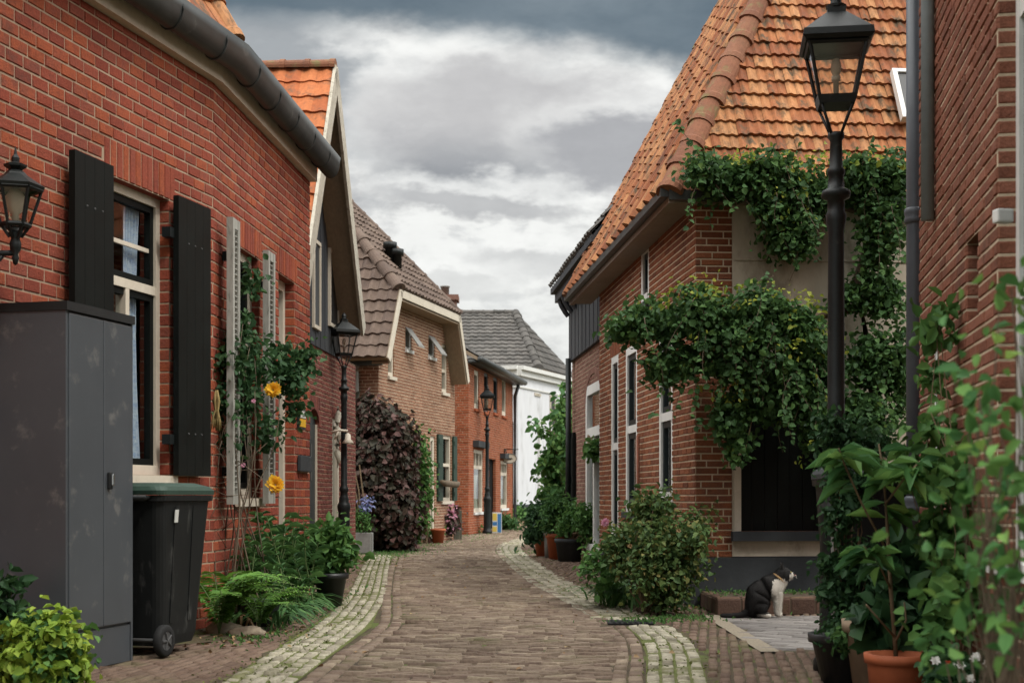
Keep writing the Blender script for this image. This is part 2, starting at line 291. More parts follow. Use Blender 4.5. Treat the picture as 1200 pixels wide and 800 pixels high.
def brickwork(W, top, course, blen, openings=(), lintels=True, z0=0.0, srange=None, rd=.12, joint=.012, mb=None, lint_h=None, bond=.5):
    """brick courses in front of a mortar bed, cut round openings; returns mesh builder and openings snapped to courses"""
    mb = mb or MB(); c = course; d3 = np.array([W.d[0], W.d[1], 0]); n3 = np.array([W.n[0], W.n[1], 0])
    sr = srange or (lambda z: (0, W.L))
    ops = []
    lh = lint_h or round(.21 / c) * c
    for (a, b, za, zb) in openings:
        ops.append((a, b, round(za / c) * c, round(zb / c) * c))
    holes = list(ops)
    if lintels: holes_l = [(a - .06, b + .06, zb, zb + lh) for (a, b, za, zb) in ops]
    else: holes_l = []
    nc = int(math.ceil((top - z0) / c))
    for k in range(nc):
        za = z0 + k * c; zb = min(za + c, top); zm = (za + zb) / 2
        lo0, hi0 = sr(za); lo1, hi1 = sr(zb)
        lo, hi = max(lo0, lo1), min(hi0, hi1)
        if hi - lo < .03: continue
        cut = sorted([(a, b) for (a, b, u, v) in holes if u - 1e-4 < zm < v])
        iv = []; x = lo0
        for a, b in cut:
            if a > x: iv.append((x, a))
            x = max(x, b)
        if x < hi0: iv.append((x, hi0))
        for a, b in iv:
            aa = lo1 if a == lo0 else a; bb = hi1 if b == hi0 else b
            mb.quad(W.pt(a, za), W.pt(b, za), W.pt(bb, zb), W.pt(aa, zb), 1)
        cutl = sorted(cut + [(a, b) for (a, b, u, v) in holes_l if u - 1e-4 < zm < v])
        iv = []; x = lo
        for a, b in cutl:
            if a > x: iv.append((x, a))
            x = max(x, b)
        if x < hi: iv.append((x, hi))
        off = (k % 2) * blen * bond + (blen * .25 if k % 4 > 1 else 0)
        for a, b in iv:
            i0 = int(math.floor((a - off) / blen))
            s = off + i0 * blen
            while s < b:
                p, q = max(a, s + joint / 2), min(b, s + blen - joint / 2)
                if q - p > .02:
                    frus(mb, W.pt(p, za + joint / 2 + random.uniform(-.001, .001)), d3, Z3, n3, q - p, zb - za - joint, 0, .006 + random.uniform(-.002, .003))
                s += blen
    for (a, b, u, v) in holes_l:
        s = a
        while s < b - .03:
            frus(mb, W.pt(s + joint / 2, u + joint / 2), d3, Z3, n3, c - joint, v - u - joint, 0, .007 + random.uniform(-.002, .003)); s += c
    for (a, b, u, v) in ops:      # reveals
        for (s, ax) in ((a, -n3), (b, -n3)):
            mb.quad(W.pt(s, u, 0), W.pt(s, u, -rd), W.pt(s, v, -rd), W.pt(s, v, 0), 1)
            nn = d3 if s == a else -d3
            k = 0; z = u
            while z < v - .01:
                frus(mb, W.pt(s, z + joint / 2, 0) , -n3, Z3, nn, rd, c - joint, 0, .004); z += c
        mb.quad(W.pt(a, v, 0), W.pt(b, v, 0), W.pt(b, v, -rd), W.pt(a, v, -rd), 0)
        mb.quad(W.pt(a, u, 0), W.pt(b, u, 0), W.pt(b, u, -rd), W.pt(a, u, -rd), 0)
    return mb, ops
def window(par, W, op, rd=.12, frame='cream', fw=.06, sash=None, mull=(), trans=(), sill=True, curtain=None, label=None, deep=.5, sillm=None, name='window', arch=False, low_panel=0):
    a, b, z0, z1 = op; mb = MB(); o0, o1 = -rd - .05, -rd + .03
    wbox(mb, W, a, a + fw, z0, z1, o0, o1); wbox(mb, W, b - fw, b, z0, z1, o0, o1)
    wbox(mb, W, a + fw, b - fw, z1 - fw, z1, o0, o1); wbox(mb, W, a + fw, b - fw, z0, z0 + fw * 1.1, o0, o1 + .01)
    for t in trans: wbox(mb, W, a + fw, b - fw, z0 + (z1 - z0) * t - fw / 2, z0 + (z1 - z0) * t + fw / 2, o0, o1 - .004)
    zs = [z0 + fw] + [z0 + (z1 - z0) * t for t in trans] + [z1 - fw]
    for mfrac in mull:
        if isinstance(mfrac, tuple): mf, i0, i1 = mfrac
        else: mf, i0, i1 = mfrac, 0, len(zs) - 1
        s = a + (b - a) * mf; wbox(mb, W, s - fw / 2.4, s + fw / 2.4, zs[i0], zs[i1], o0, o1 - .006)
    w = mb.build(name, M[frame], par)
    if label: w['label'] = label
    if sash:
        ms = MB(); q = fw * .75
        for i in range(len(zs) - 1):
            u, v = zs[i] + (fw / 2 if i else .006), zs[i + 1] - (fw / 2 if i < len(zs) - 2 else .0)
            aa, bb = a + fw, b - fw; e0, e1 = o0 + .012, o1 - .02
            wbox(ms, W, aa, aa + q, u, v, e0, e1); wbox(ms, W, bb - q, bb, u, v, e0, e1)
            wbox(ms, W, aa + q, bb - q, u, u + q, e0, e1); wbox(ms, W, aa + q, bb - q, v - q, v, e0, e1)
        ms.build('sash', M[sash], w)
    mp = MB(); wbox(mp, W, a + fw * .9, b - fw * .9, z0 + fw, z1 - fw * .9, -rd - .022, -rd - .014); mp.build('pane', M['glass'], w)
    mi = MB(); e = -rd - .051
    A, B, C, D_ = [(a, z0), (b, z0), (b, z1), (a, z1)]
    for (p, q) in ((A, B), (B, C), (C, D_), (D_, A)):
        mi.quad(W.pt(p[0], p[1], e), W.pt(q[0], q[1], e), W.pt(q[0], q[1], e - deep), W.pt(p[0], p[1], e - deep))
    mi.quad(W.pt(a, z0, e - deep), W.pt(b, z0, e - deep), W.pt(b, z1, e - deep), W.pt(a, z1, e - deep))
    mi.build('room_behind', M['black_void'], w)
    if sill:
        m2 = MB(); wbox(m2, W, a - .04, b + .04, z0 - .07, z0 - .004, -rd, .05); m2.build('sill', M[sillm or frame], w)
    if curtain:
        cm, c0, c1, zc0, zc1 = curtain; m3 = MB(); n = 40; zz = [z0 + (z1 - z0) * (zc0 + (zc1 - zc0) * k / 6) for k in range(7)]
        vs = []
        for k, z in enumerate(zz):
            for i in range(n + 1):
                t = i / n; s = a + (b - a) * (c0 + (c1 - c0) * t * (1 - .25 * math.sin(k / 6 * 3.1)))
                vs.append(W.pt(s, z, -rd - .062 + .014 * math.sin(t * 34 + k * .2) + .005 * math.sin(t * 71)))
        m3.add(vs, [(k * (n + 1) + i, k * (n + 1) + i + 1, (k + 1) * (n + 1) + i + 1, (k + 1) * (n + 1) + i) for k in range(6) for i in range(n)])
        m3.build('curtain', M[cm], w, smooth=True)
    return w
def tiles(O, U, V, N, ul, vl, tw, gauge, umin=None, umax=None, amp=.022, step=.03, mb=None, prof='s', mi=0):
    """overlapping pantiles, each a curved sheet with a front lip"""
    mb = mb or MB(); nu = max(1, int(round(ul / tw))); nv = max(1, int(round(vl / gauge))); tw = ul / nu; gauge = vl / nv
    ns = 8
    umin = umin or (lambda v: 0); umax = umax or (lambda v: ul)
    for j in range(nv):
        for i in range(nu):
            v0, v1 = j * gauge, (j + 1) * gauge + gauge * .12
            u0, u1 = i * tw, (i + 1) * tw
            vm = (v0 + v1) / 2
            if u1 < umin(vm) + .02 or u0 > umax(vm) - .02: continue
            jit = random.uniform(-.006, .006); tilt = random.uniform(-.004, .004); dv = random.uniform(-.006, .006); vs = []
            for (v, h0) in ((v0 + dv, 0.0), (v0 + dv, step), (v0 + dv + gauge * .5, step * .55), (v1, .004)):
                for k in range(ns):
                    t = k / (ns - 1); u = u0 + t * tw * 1.01
                    u = min(max(u, umin(min(max(v, 0), vl))), umax(min(max(v, 0), vl)))
                    if prof == 's': h = amp * (math.sin(2 * math.pi * t - .6) * .5 + .5) ** 1.3
                    else: h = amp * (.75 * math.exp(-((t - .16) / .09) ** 2) + .6 * math.exp(-((t - .62) / .1) ** 2)) + amp * .3 * (t > .93)
                    hh = (h0 + h + jit + tilt * (t - .5)) if h0 > 0 else h * .5 - .004
                    vs.append(O + U * u + V * v + N * hh)
            fs = [(r * ns + k, r * ns + k + 1, (r + 1) * ns + k + 1, (r + 1) * ns + k) for r in range(3) for k in range(ns - 1)]
            mb.add(vs, fs, mi)
    return mb
def ridge(mb, A, B, r, step, up, m=0):
    A, B = np.array(A, float), np.array(B, float); L = np.linalg.norm(B - A); t = (B - A) / L; n = max(1, int(round(L / step))); st = L / n
    up = np.array(up, float); up -= t * (up @ t); up /= np.linalg.norm(up); s = np.cross(t, up)
    for i in range(n):
        a = A + t * st * i; vs = []; ro = r * random.uniform(.97, 1.05); sh = s * random.uniform(-.006, .006) + up * random.uniform(-.005, .008)
        for (d, q) in ((-.02, 1.13), (.04, 1.15), (.06, 1.0), (st, .95)):
            for k in range(11):
                an = math.pi * (-.08 + 1.16 * k / 10)
                vs.append(a + t * d + sh + (s * math.cos(an) + up * (math.sin(an) * .9 - .25)) * ro * q)
        mb.add(vs, [(j * 11 + k, j * 11 + k + 1, (j + 1) * 11 + k + 1, (j + 1) * 11 + k) for j in range(3) for k in range(10)] + [tuple(range(11))], m)
def slab(mb, pts, thick, m=0):          # closed prism under a roof / wall polygon
    pts = [np.array(p, float) for p in pts]; n = np.cross(pts[1] - pts[0], pts[2] - pts[0]); n /= np.linalg.norm(n)
    if n[2] < 0: n = -n
    low = [p - n * thick for p in pts]; k = len(pts)
    mb.add(pts + low, [tuple(range(k)), tuple(range(2 * k - 1, k - 1, -1))] + [(i, (i + 1) % k, k + (i + 1) % k, k + i) for i in range(k)], m)
def plain(mb, W, z0, z1, s0=None, s1=None, o=0.0, m=0):
    a = 0 if s0 is None else s0; b = W.L if s1 is None else s1
    mb.quad(W.pt(a, z0, o), W.pt(b, z0, o), W.pt(b, z1, o), W.pt(a, z1, o), m)
def unit(v): v = np.array(v, float); return v / np.linalg.norm(v)

# ---------------------------------------------------------------- ground
def inpoly(X, Y, poly):
    r = np.zeros(len(X), bool); n = len(poly)
    for i in range(n):
        x0, y0 = poly[i]; x1, y1 = poly[(i + 1) % n]
        c = ((y0 > Y) != (y1 > Y)) & (X < (x1 - x0) * (Y - y0) / (y1 - y0 + 1e-12) + x0); r ^= c
    return r
def brick_field(name, cen, ang, l, w, m, h=.0, gap=.006, hv=.0025, depth=.012, tilt=.012):
    n = len(cen); ca, sa = np.cos(ang), np.sin(ang); V = np.zeros((n, 8, 3))
    jl = l * (1 + rng.normal(0, .015, n)) - gap * 2; jw = w * (1 + rng.normal(0, .03, n)) - gap * 2
    hz = h + rng.normal(0, hv, n); tx, ty = rng.normal(0, tilt, n), rng.normal(0, tilt, n)
    for k, (sx, sy) in enumerate(((-1, -1), (1, -1), (1, 1), (-1, 1))):
        for q in (0, 1):
            ins = .0075 if q else 0
            X = sx * (jl / 2 - ins); Y = sy * (jw / 2 - ins * .8)
            V[:, k + 4 * q, 0] = cen[:, 0] + ca * X - sa * Y; V[:, k + 4 * q, 1] = cen[:, 1] + sa * X + ca * Y
            V[:, k + 4 * q, 2] = hz + (X * tx + Y * ty) if q else h - depth
    f = np.array([(4, 5, 6, 7), (0, 1, 5, 4), (1, 2, 6, 5), (2, 3, 7, 6), (3, 0, 4, 7)])
    Q = (f[None] + 8 * np.arange(n)[:, None, None]).reshape(-1, 4)
    return tag(np_mesh(name, V.reshape(-1, 3), Q, m), kind='structure')
def grid_bricks(poly, l, w, ang=0.0, warp=.0, excl=()):
    p = np.array(poly); x0, y0 = p.min(0) - 1; x1, y1 = p.max(0) + 1; c = (p.min(0) + p.max(0)) / 2; R = max(x1 - x0, y1 - y0)
    nj, ni = int(R / w) + 2, int(R / l) + 2
    J, I = np.meshgrid(np.arange(-nj, nj), np.arange(-ni, ni), indexing='ij')
    X = ((I + .5 * (J % 2)) * l).ravel(); Y = (J * w).ravel().astype(float)
    X = X + rng.normal(0, .005, len(X)); Yw = Y + warp * np.sin(X * 1.3 + Y * .35) + rng.normal(0, .0025, len(X))
    ca, sa = math.cos(ang), math.sin(ang); cx = c[0] + ca * X - sa * Yw; cy = c[1] + sa * X + ca * Yw
    k = inpoly(cx, cy, poly)
    for e in excl: k &= ~inpoly(cx, cy, e)
    a = np.full(len(cx), ang) + rng.normal(0, .012, len(cx))
    return np.stack([cx, cy], 1)[k], a[k]
def resample(pts, step):
    p = np.array(pts, float); t = np.linspace(0, 1, len(p)); tt = np.linspace(0, 1, len(p) * 12)
    # Catmull-Rom
    q = []
    for x in tt:
        f = x * (len(p) - 1); i = min(int(f), len(p) - 2); u = f - i
        a, b, c, d = p[max(i - 1, 0)], p[i], p[i + 1], p[min(i + 2, len(p) - 1)]
        q.append(.5 * ((2 * b) + (-a + c) * u + (2 * a - 5 * b + 4 * c - d) * u * u + (-a + 3 * b - 3 * c + d) * u ** 3))
    q = np.array(q); s = np.r_[0, np.cumsum(np.linalg.norm(np.diff(q, axis=0), axis=1))]
    n = max(2, int(s[-1] / step)); ss = np.linspace(0, s[-1], n)
    return np.stack([np.interp(ss, s, q[:, 0]), np.interp(ss, s, q[:, 1])], 1)
def strip_bricks(left, right, cols, step):
    c = resample((np.array(left) + np.array(right)) / 2, step); hw = np.array(right) - np.array(left)
    wid = float(np.mean(np.linalg.norm(hw, axis=1))); cw = wid / cols; cen = []; an = []
    tg = np.gradient(c, axis=0); tg /= np.linalg.norm(tg, axis=1)[:, None]; nr = np.stack([tg[:, 1], -tg[:, 0]], 1)
    for k in range(cols):
        o = (k - (cols - 1) / 2) * cw; sh = (.5 if k % 2 else 0)
        for i in range(len(c) - 1):
            p = c[i] * (1 - sh) + c[i + 1] * sh + nr[i] * o
            cen.append(p); an.append(math.atan2(tg[i, 1], tg[i, 0]))
    return np.array(cen), np.array(an) + rng.normal(0, .03, len(an)), cw
L1 = [(-1.60, 5.5), (-1.56, 7.68), (-1.55, 8.91), (-1.55, 10.9), (-1.58, 13.1), (-1.69, 15.2), (-2.03, 19.2), (-2.42, 23.8)]
L2 = [(-1.2, 5.5), (-1.166, 7.68), (-1.139, 8.91), (-1.08, 10.9), (-1.21, 13.1), (-1.37, 15.2), (-1.68, 19.2), (-2.0, 23.8)]
R1 = [(.757, 11.26), (.64, 12.8), (.27, 16.67), (.02, 20.8), (-.19, 24.9), (-.22, 28), (-.02, 31), (.45, 34), (1.3, 37.5)]
R2 = [(1.03, 11.6), (.92, 13.0), (.56, 17.0), (.32, 21.0), (.14, 25.1), (.11, 27.9), (.28, 30.4), (.7, 33.2), (1.5, 36.9)]
S1 = [(.55, 5.5), (.714, 7.58), (.85, 9.0), (.90, 10.0), (.88, 10.95)]
S2 = [(.88, 5.5), (1.045, 7.58), (1.19, 9.0), (1.24, 10.0), (1.21, 11.0)]
# two lengthwise brick courses beside the gutters
def offset(l, r, t): return [tuple(np.array(a) + (np.array(b) - np.array(a)) * t) for a, b in zip(l, r)]
road_l = offset(L1, L2, 1.56) + [(-1.62, 27), (-1.3, 33), (-.75, 39), (-.1, 45), (1.0, 56)]
road_r = offset(S2, S1, 1.62) + offset(R2, R1, 1.5)[0:] + [(4, 46), (8, 56)]
road = road_l + road_r[::-1]
c, a = grid_bricks(road, .205, .070, math.radians(-2), warp=.03)
gmb = MB(); gmb.quad((-150, -60, -.016), (150, -60, -.016), (150, 400, -.016), (-150, 400, -.016)); tag(gmb.build('ground', M['ground']), kind='structure')
def sheet(name, poly, z, m):
    mb = MB(); mb.add([(x, y, z) for x, y in poly], [tuple(range(len(poly)))]); return tag(mb.build(name, M[m]), kind='structure')
sheet('street_bed', [(-6, 4), (6, 4), (9, 60), (-6, 60)], -.0135, 'soil')
brick_field('street', c, a, .205, .070, M['paver'], depth=.016, hv=.0055, tilt=.05, gap=.006)
for nm, (l, r), t0, t1 in (('street_edge', (L1, L2), 1.03, 1.52), ('street_edge', (S2, S1), 1.03, 1.58), ('street_edge', (R2, R1), 1.03, 1.46)):
    cc, aa, cw = strip_bricks(offset(l, r, t0), offset(l, r, t1), 2, .205)
    brick_field('street_edge', cc, aa, .205, cw, M['paver'], depth=.016, hv=.004, tilt=.03, gap=.007)
for l, r, n in ((L1, L2, 5), (R1, R2, 4), (S1, S2, 4)):
    cc, aa, cw = strip_bricks(l, r, n, .118)
    brick_field('cobbled_gutter', cc, aa, .112, cw, M['sett'], h=.0, depth=.016, hv=.006, tilt=.08, gap=.007)
    sheet('gutter_bed', list(l) + list(r)[::-1], -.009, 'moss_bed')
lp = [tuple(np.array(p) - np.array([.04, 0])) for p in L1] + [(-3.3, 27), (-4, 27), (-4, 5.5)]
c, a = grid_bricks(lp, .205, .07, math.radians(80)); brick_field('pavement', c, a, .205, .07, M['paver_red'], depth=.016, hv=.004, tilt=.03, gap=.007)
grey = [(1.72, 9.25), (3.4, 9.25), (3.4, 11.86), (1.72, 11.86)]
grav = [(1.59, 9.1), (1.72, 9.1), (1.72, 11.9), (1.59, 11.9)]
rp = [tuple(np.array(p) + np.array([.04, 0])) for p in S2] + [tuple(np.array(p) + np.array([.04, 0])) for p in R2] + [(3, 37), (3, 19), (1.6, 18), (1.6, 12.9), (4, 12.9), (4, 5.5)]
c, a = grid_bricks(rp, .205, .07, math.radians(82), excl=(grey, grav)); brick_field('pavement', c, a, .205, .07, M['paver_red'], depth=.016, hv=.004, tilt=.03, gap=.007)
c, a = grid_bricks(grey, .30, .13, math.radians(-28)); brick_field('driveway', c, a, .30, .13, M['paver_grey'], depth=.016, hv=.002, tilt=.01)
sheet('gravel_strip', grav, .001, 'gravel')
lp2 = [(-1.6, 27.2), (-1.2, 33), (-.65, 39), (0, 45), (1, 56), (-3, 56), (-3, 27.2)]
c, a = grid_bricks(lp2, .205, .1, math.radians(75)); brick_field('pavement', c, a, .205, .1, M['paver_red'], depth=.016)

# ================================================================= HOUSE A: red brick, left foreground
BEND = np.array([-2.27, 10.8]); dA1 = unit([.25, 1]); dA2 = unit([.072, 1])
A1 = Wall(BEND - dA1 * 6.2, BEND); A2 = Wall(BEND, BEND + dA2 * 3.42)
hA = thing('brick_house', (-3, 11, 0), 'red brick house with black shutters and dark zinc gutter, nearest on the left', 'house')
TOPA = 4.134
c_ = .0815
w1 = A1.rect(127, 212, 198, 549); w1 = (w1[0], w1[1], 1.17, 3.12)
mb, op1 = brickwork(A1, TOPA, c_, .178, [w1], rd=.13, joint=.0115)
w2 = A2.rect(276, 285, 303, 590); w2 = (w2[0], w2[1], .94, 3.04)
d2 = A2.rect(326, 320, 345, 600); d2 = (d2[0], d2[1], 0.02, 3.04)
_, op2 = brickwork(A2, TOPA, c_, .178, [w2, d2], rd=.13, mb=mb, joint=.0115)
Aend = A2.p1; back = Aend + np.array([-6, .43]); nearp = A1.p0; nb = nearp + np.array([-6, 1.5])
for p, q in ((Aend, back), (back, nb), (nb, nearp)): plain(mb, Wall(p, q), 0, TOPA, m=0)
mb.build('wall', [M['brick_red'], M['mortar']], hA)
wA = window(hA, A1, op1[0], rd=.1, frame='cream', fw=.062, sash='black_paint', mull=((.46, 0, 1),), trans=(.665,), sillm='cream', curtain=('curtain_blue', .55, .84, .02, .98), label='tall cream framed window with black upper sash and blue checked curtain')
m = MB(); a, b, z0, z1 = op1[0]
wbox(m, A1, a + .06, b - .06, z0 + (z1 - z0) * .8, z0 + (z1 - z0) * .815, -.118, -.10); m.build('glazing_bar', M['cream'], wA)
window(hA, A2, op2[0], rd=.09, frame='cream', fw=.07, sash='black_paint', trans=(.62,), curtain=('curtain', .1, .9, .05, .6))
dd = window(hA, A2, op2[1], rd=.12, frame='cream', fw=.09, trans=(.74,), sill=False, name='door_frame')
m = MB(); a, b, z0, z1 = op2[1]; wbox(m, A2, a + .09, b - .09, z0 + .06, z0 + (z1 - z0) * .72, -.16, -.13); m.build('door', M['dark_door'], dd)
def shutter(W, r, o, th, mt, lab=None, louv=False, hinge=True, right=False):
    a, b, z0, z1 = r; m = MB()
    if louv:
        f = .055
        wbox(m, W, a, a + f, z0, z1, o, o + th); wbox(m, W, b - f, b, z0, z1, o, o + th)
        for z in (z0, (z0 + z1) / 2, z1 - f * 1.4): wbox(m, W, a + f, b - f, z, z + f * 1.4, o + .003, o + th - .003)
        z = z0 + .1
        while z < z1 - .1:
            m.hexa([W.pt(a + f, z, o + .008), W.pt(b - f, z, o + .008), W.pt(b - f, z + .006, o + .004), W.pt(a + f, z + .006, o + .004),
                    W.pt(a + f, z + .028, o + th - .006), W.pt(b - f, z + .028, o + th - .006), W.pt(b - f, z + .034, o + th - .01), W.pt(a + f, z + .034, o + th - .01)]); z += .042
        wbox(m, W, a + .01, b - .01, z0 + .01, z1 - .01, o + .001, o + .006)
    else:
        n = 4
        for i in range(n):
            s0, s1 = a + (b - a) * i / n, a + (b - a) * (i + 1) / n; wbox(m, W, s0 + .0012, s1 - .0012, z0, z1, o + .004, o + th)
        wbox(m, W, a + .006, b - .006, z0 + .006, z1 - .006, o, o + .01)
    s = m.build('shutter', M[mt], hA)
    if lab: s['label'] = lab
    if hinge:
        for z in (z0 + .22, z1 - .3): h = MB(); wbox(h, W, b - .03 if (louv or right) else a - .06, b + .02 if (louv or right) else a + .02, z, z + .07, -.004, o + .01); h.build('hinge', M['iron'], s)
        if not louv:
            for z in (z0 + .3, z1 - .32):
                for i in range(3):
                    h = MB(); c = W.pt(a + (b - a) * (.3 + .2 * i), z, o + th); h.lathe(c - np.array([0, 0, .008]), [(.001, 0), (.008, .004), (.008, .012), (.001, .016)], 6); h.build('bolt_head', M['hub'], s)
    return s
r = A1.rect(80, 188, 126, 555, .06); shutter(A1, (r[0], r[1], 1.14, 3.12), .06, .045, 'black_paint', 'wide black shutter partly behind the grey cabinet', right=True)
r = A1.rect(204, 236, 242, 555, .06); shutter(A1, (r[0], r[1], 1.14, 3.12), .05, .045, 'black_paint', 'black shutter above the wheelie bin')
r = A2.rect(270, 268, 278.5, 590, .12); shutter(A2, (r[0], r[1], .93, 3.12), .09, .05, 'shutter_pale', 'pale peeling louvred shutter', True)
r = A2.rect(312, 298, 320, 590, .12); shutter(A2, (r[0], r[1], .93, 3.06), .09, .05, 'shutter_pale', 'pale peeling louvred shutter beside the door', True)
# gutter with joint straps, pale fascia
def run3(o, z, ext=.12):      # polyline along both facades at offset o
    n1, n2 = A1.n, A2.n; k = (n1 + n2); k = k / (k @ n1)
    a = A1.p0 + n1 * o; b = BEND + k * o; c = A2.p1 + n2 * o + A2.d * ext
    return [np.array([*a, z]), np.array([*b, z]), np.array([*c, z])]
def sweep(prof, mbx, ext=.12, close=True, cap=True):
    rows = [run3(o, z, ext) for o, z in prof]; k = len(prof)
    vs = [rows[i][j] for j in range(3) for i in range(k)]
    fs = [(j * k + i, (j + 1) * k + i, (j + 1) * k + (i + 1) % k, j * k + (i + 1) % k) for j in range(2) for i in range(k if close else k - 1)]
    if cap: fs += [tuple(range(k)), tuple(range(2 * k, 3 * k))]
    mbx.add(vs, fs)
m = MB(); sweep([(.0, 4.13), (.075, 4.13), (.075, 4.30), (.0, 4.30)], m, 0.02); m.build('fascia', M['cream'], hA)
m = MB(); gp = [(.08 + .19 * (1 - math.cos(t)) / 2 + 0.0, 0) for t in ()]
prof = [(.085, 4.40)] + [(.18 - .095 * math.cos(t), 4.33 - .135 * math.sin(t)) for t in np.linspace(0.0, math.pi, 12)] + [(.285, 4.40), (.268, 4.40)] + [(.18 + .085 * math.cos(t), 4.335 - .12 * math.sin(t)) for t in np.linspace(.0, math.pi, 10)]
sweep(prof, m, .16)
gut = m.build('gutter', M['zinc'], hA, smooth=True)
for Wl, nst in ((A1, 9), (A2, 5)):
    for i in range(nst):
        m = MB(); s = Wl.L * (i + .5) / nst
        pts = [Wl.pt(s, 4.33 - .14 * math.sin(t), .18 - .1 * math.cos(t)) for t in np.linspace(-.2, math.pi + .2, 13)]
        m.tube(pts, .008, 5); m.build('gutter_strap', M['zinc'], gut, smooth=True)
m = MB(); sweep([(.10, 4.36), (.16, 4.38), (-2.6, 7.0), (-2.7, 6.9)], m, .05); m.build('roof_deck', M['soffit'], hA)
for Wl, ext, sl in ((A2, .1, math.radians(44)), (A1, 0, math.radians(60))):
    U = np.array([*Wl.d, 0]); nn = np.array([*Wl.n, 0]); V = -nn * math.cos(sl) + Z3 * math.sin(sl); N = nn * math.sin(sl) + Z3 * math.cos(sl)
    O = Wl.pt(-.0, 4.42, .17)
    mm = tiles(O, U, V, N, Wl.L + ext, 5.0, .22, .30)
    if Wl is A1:
        vA = O + U * (Wl.L + ext - .05)
        ridge(mm, vA + N * .03, vA + V * 5 + N * .03, .10, .32, N, 0)
    mm.build('roof', M['tile_orange'], hA)
# door signs on A
m = MB(); a, b, z0, z1 = A2.rect(347, 478, 353, 503); wbox(m, A2, a - .01, b + .06, z0, z1, .012, .03); s = m.build('number_plaque', M['black_pot'], hA); s['label'] = 'small black, yellow and white plaque by the door'
m = MB(); wbox(m, A2, a + .03, b + .045, z0 + .02, (z0 + z1) / 2, .03, .036); m.build('yellow_panel', M['petal_yellow'], s)
m = MB(); wbox(m, A2, a + .03, b + .045, (z0 + z1) / 2 + .01, z1 - .02, .03, .036); m.build('white_panel', M['sticker'], s)
m = MB(); a, b, z0, z1 = A2.rect(347, 533, 360, 553); m.bbox(A2.pt((a + b) / 2, (z0 + z1) / 2, .03), (.035, b - a, z1 - z0), -math.atan2(dA2[0], dA2[1]), b=.008); m.build('letter_box', M['plinth'], hA)

# ================================================================= HOUSE B: steep gable with black boards
dB = unit([.057, 1]); B0 = np.array([-2.70, 18.9]); BW = Wall(B0 + dB * (-4.6), B0 + dB * 3.7)
hB = thing('gabled_house', (-3.5, 19, 0), 'house with a steep black boarded gable and bright orange roof behind the red house', 'house')
sB = lambda D: (D - BW.p0[1]) / dB[1]
TB = 3.06
arch = BW.rect(361, 482, 373.5, 614); arch = (arch[0], arch[1], .02, 2.14); cr = BW.rect(389, 493, 397.5, 620); cr = (cr[0], cr[1], .02, 2.12)
mb, opB = brickwork(BW, TB, .062, .205, [arch, cr], rd=.045)
Bend = BW.p1; plain(mb, Wall(Bend, Bend + np.array([-7, .4])), 0, TB, m=0); plain(mb, Wall(BW.p0 + np.array([-7, .4]), BW.p0), 0, TB, m=0)
mb.build('wall', [M['brick_gable'], M['mortar']], hB)
m = MB(); a, b, z0, z1 = opB[0]; wbox(m, BW, a, b, z0, z1 - .1, -.1, -.045)
ac = BW.pt((a + b) / 2, z1 - .1, -.1); m.build('door', M['dark_door'], hB)
m = MB(); k = 14; ar = (b - a) / 2
for i in range(k):
    t0, t1 = math.pi * i / k, math.pi * (i + 1) / k
    for (r0, r1) in ((ar - .001, ar + .11),):
        cA = [BW.pt((a + b) / 2 + r_ * math.cos(t), z1 - ar * .62 + r_ * .62 * math.sin(t), o) for o in (.012, -.11) for (r_, t) in ((r0, t0), (r1, t0), (r1, t1), (r0, t1))]
        m.hexa(cA)
m.build('door_arch', M['brick_gable'], hB)
m = MB(); wbox(m, BW, a, a + .05, z0, z1 - .2, -.043, -.02); wbox(m, BW, b - .05, b, z0, z1 - .2, -.043, -.02); m.build('door_frame', M['cream'], hB)
m = MB(); m.box(BW.pt((a + b) / 2, 1.45, -.04), (.02, .12, .5)); m.build('door_window', M['zinc'], hB)
dc = window(hB, BW, opB[1], rd=.035, frame='cream', fw=.1, sill=False, name='side_door')
FL, FR, AP, ZE, ZA = 16.75, 21.1, 18.8, 3.45, 6.62
m = MB(); nb_ = 26
for i in range(nb_):
    D0 = FL + (FR - FL) * i / nb_; D1 = FL + (FR - FL) * (i + 1) / nb_
    zt = lambda D: ZA - .25 - (ZA - ZE) * abs(D - AP) / (AP - FL if D < AP else FR - AP)
    s0, s1 = sB(D0) + .004, sB(D1) - .004; o = .02 + .006 * (i % 2)
    if min(zt(D0), zt(D1)) < TB: continue
    m.add([BW.pt(s0, TB - .04, o), BW.pt(s1, TB - .04, o), BW.pt(s1, zt(D1), o), BW.pt(s0, zt(D0), o), BW.pt(s0, TB - .04, -.05), BW.pt(s1, TB - .04, -.05), BW.pt(s1, zt(D1), -.05), BW.pt(s0, zt(D0), -.05)],
          [(0, 1, 2, 3), (4, 5, 6, 7), (0, 1, 5, 4), (0, 3, 7, 4), (1, 2, 6, 5)])
m.build('gable_boards', M['wood_black'], hB)
for x0, y0, x1, y1 in ((366, 278, 374, 388), (385, 290, 395.5, 388)):
    a, b, z0, z1 = BW.rect(x0, y0, x1, y1, .03); m = MB(); f = .05
    for (p, q, u, v) in ((a, a + f, z0, z1), (b - f, b, z0, z1), (a + f, b - f, z0, z0 + f), (a + f, b - f, z1 - f, z1)): wbox(m, BW, p, q, u, v, .02, .06)
    w = m.build('gable_window', M['cream'], hB)
    m = MB(); wbox(m, BW, a + f, b - f, z0 + f, z1 - f, .028, .04); m.build('pane', M['black_pot'], w)
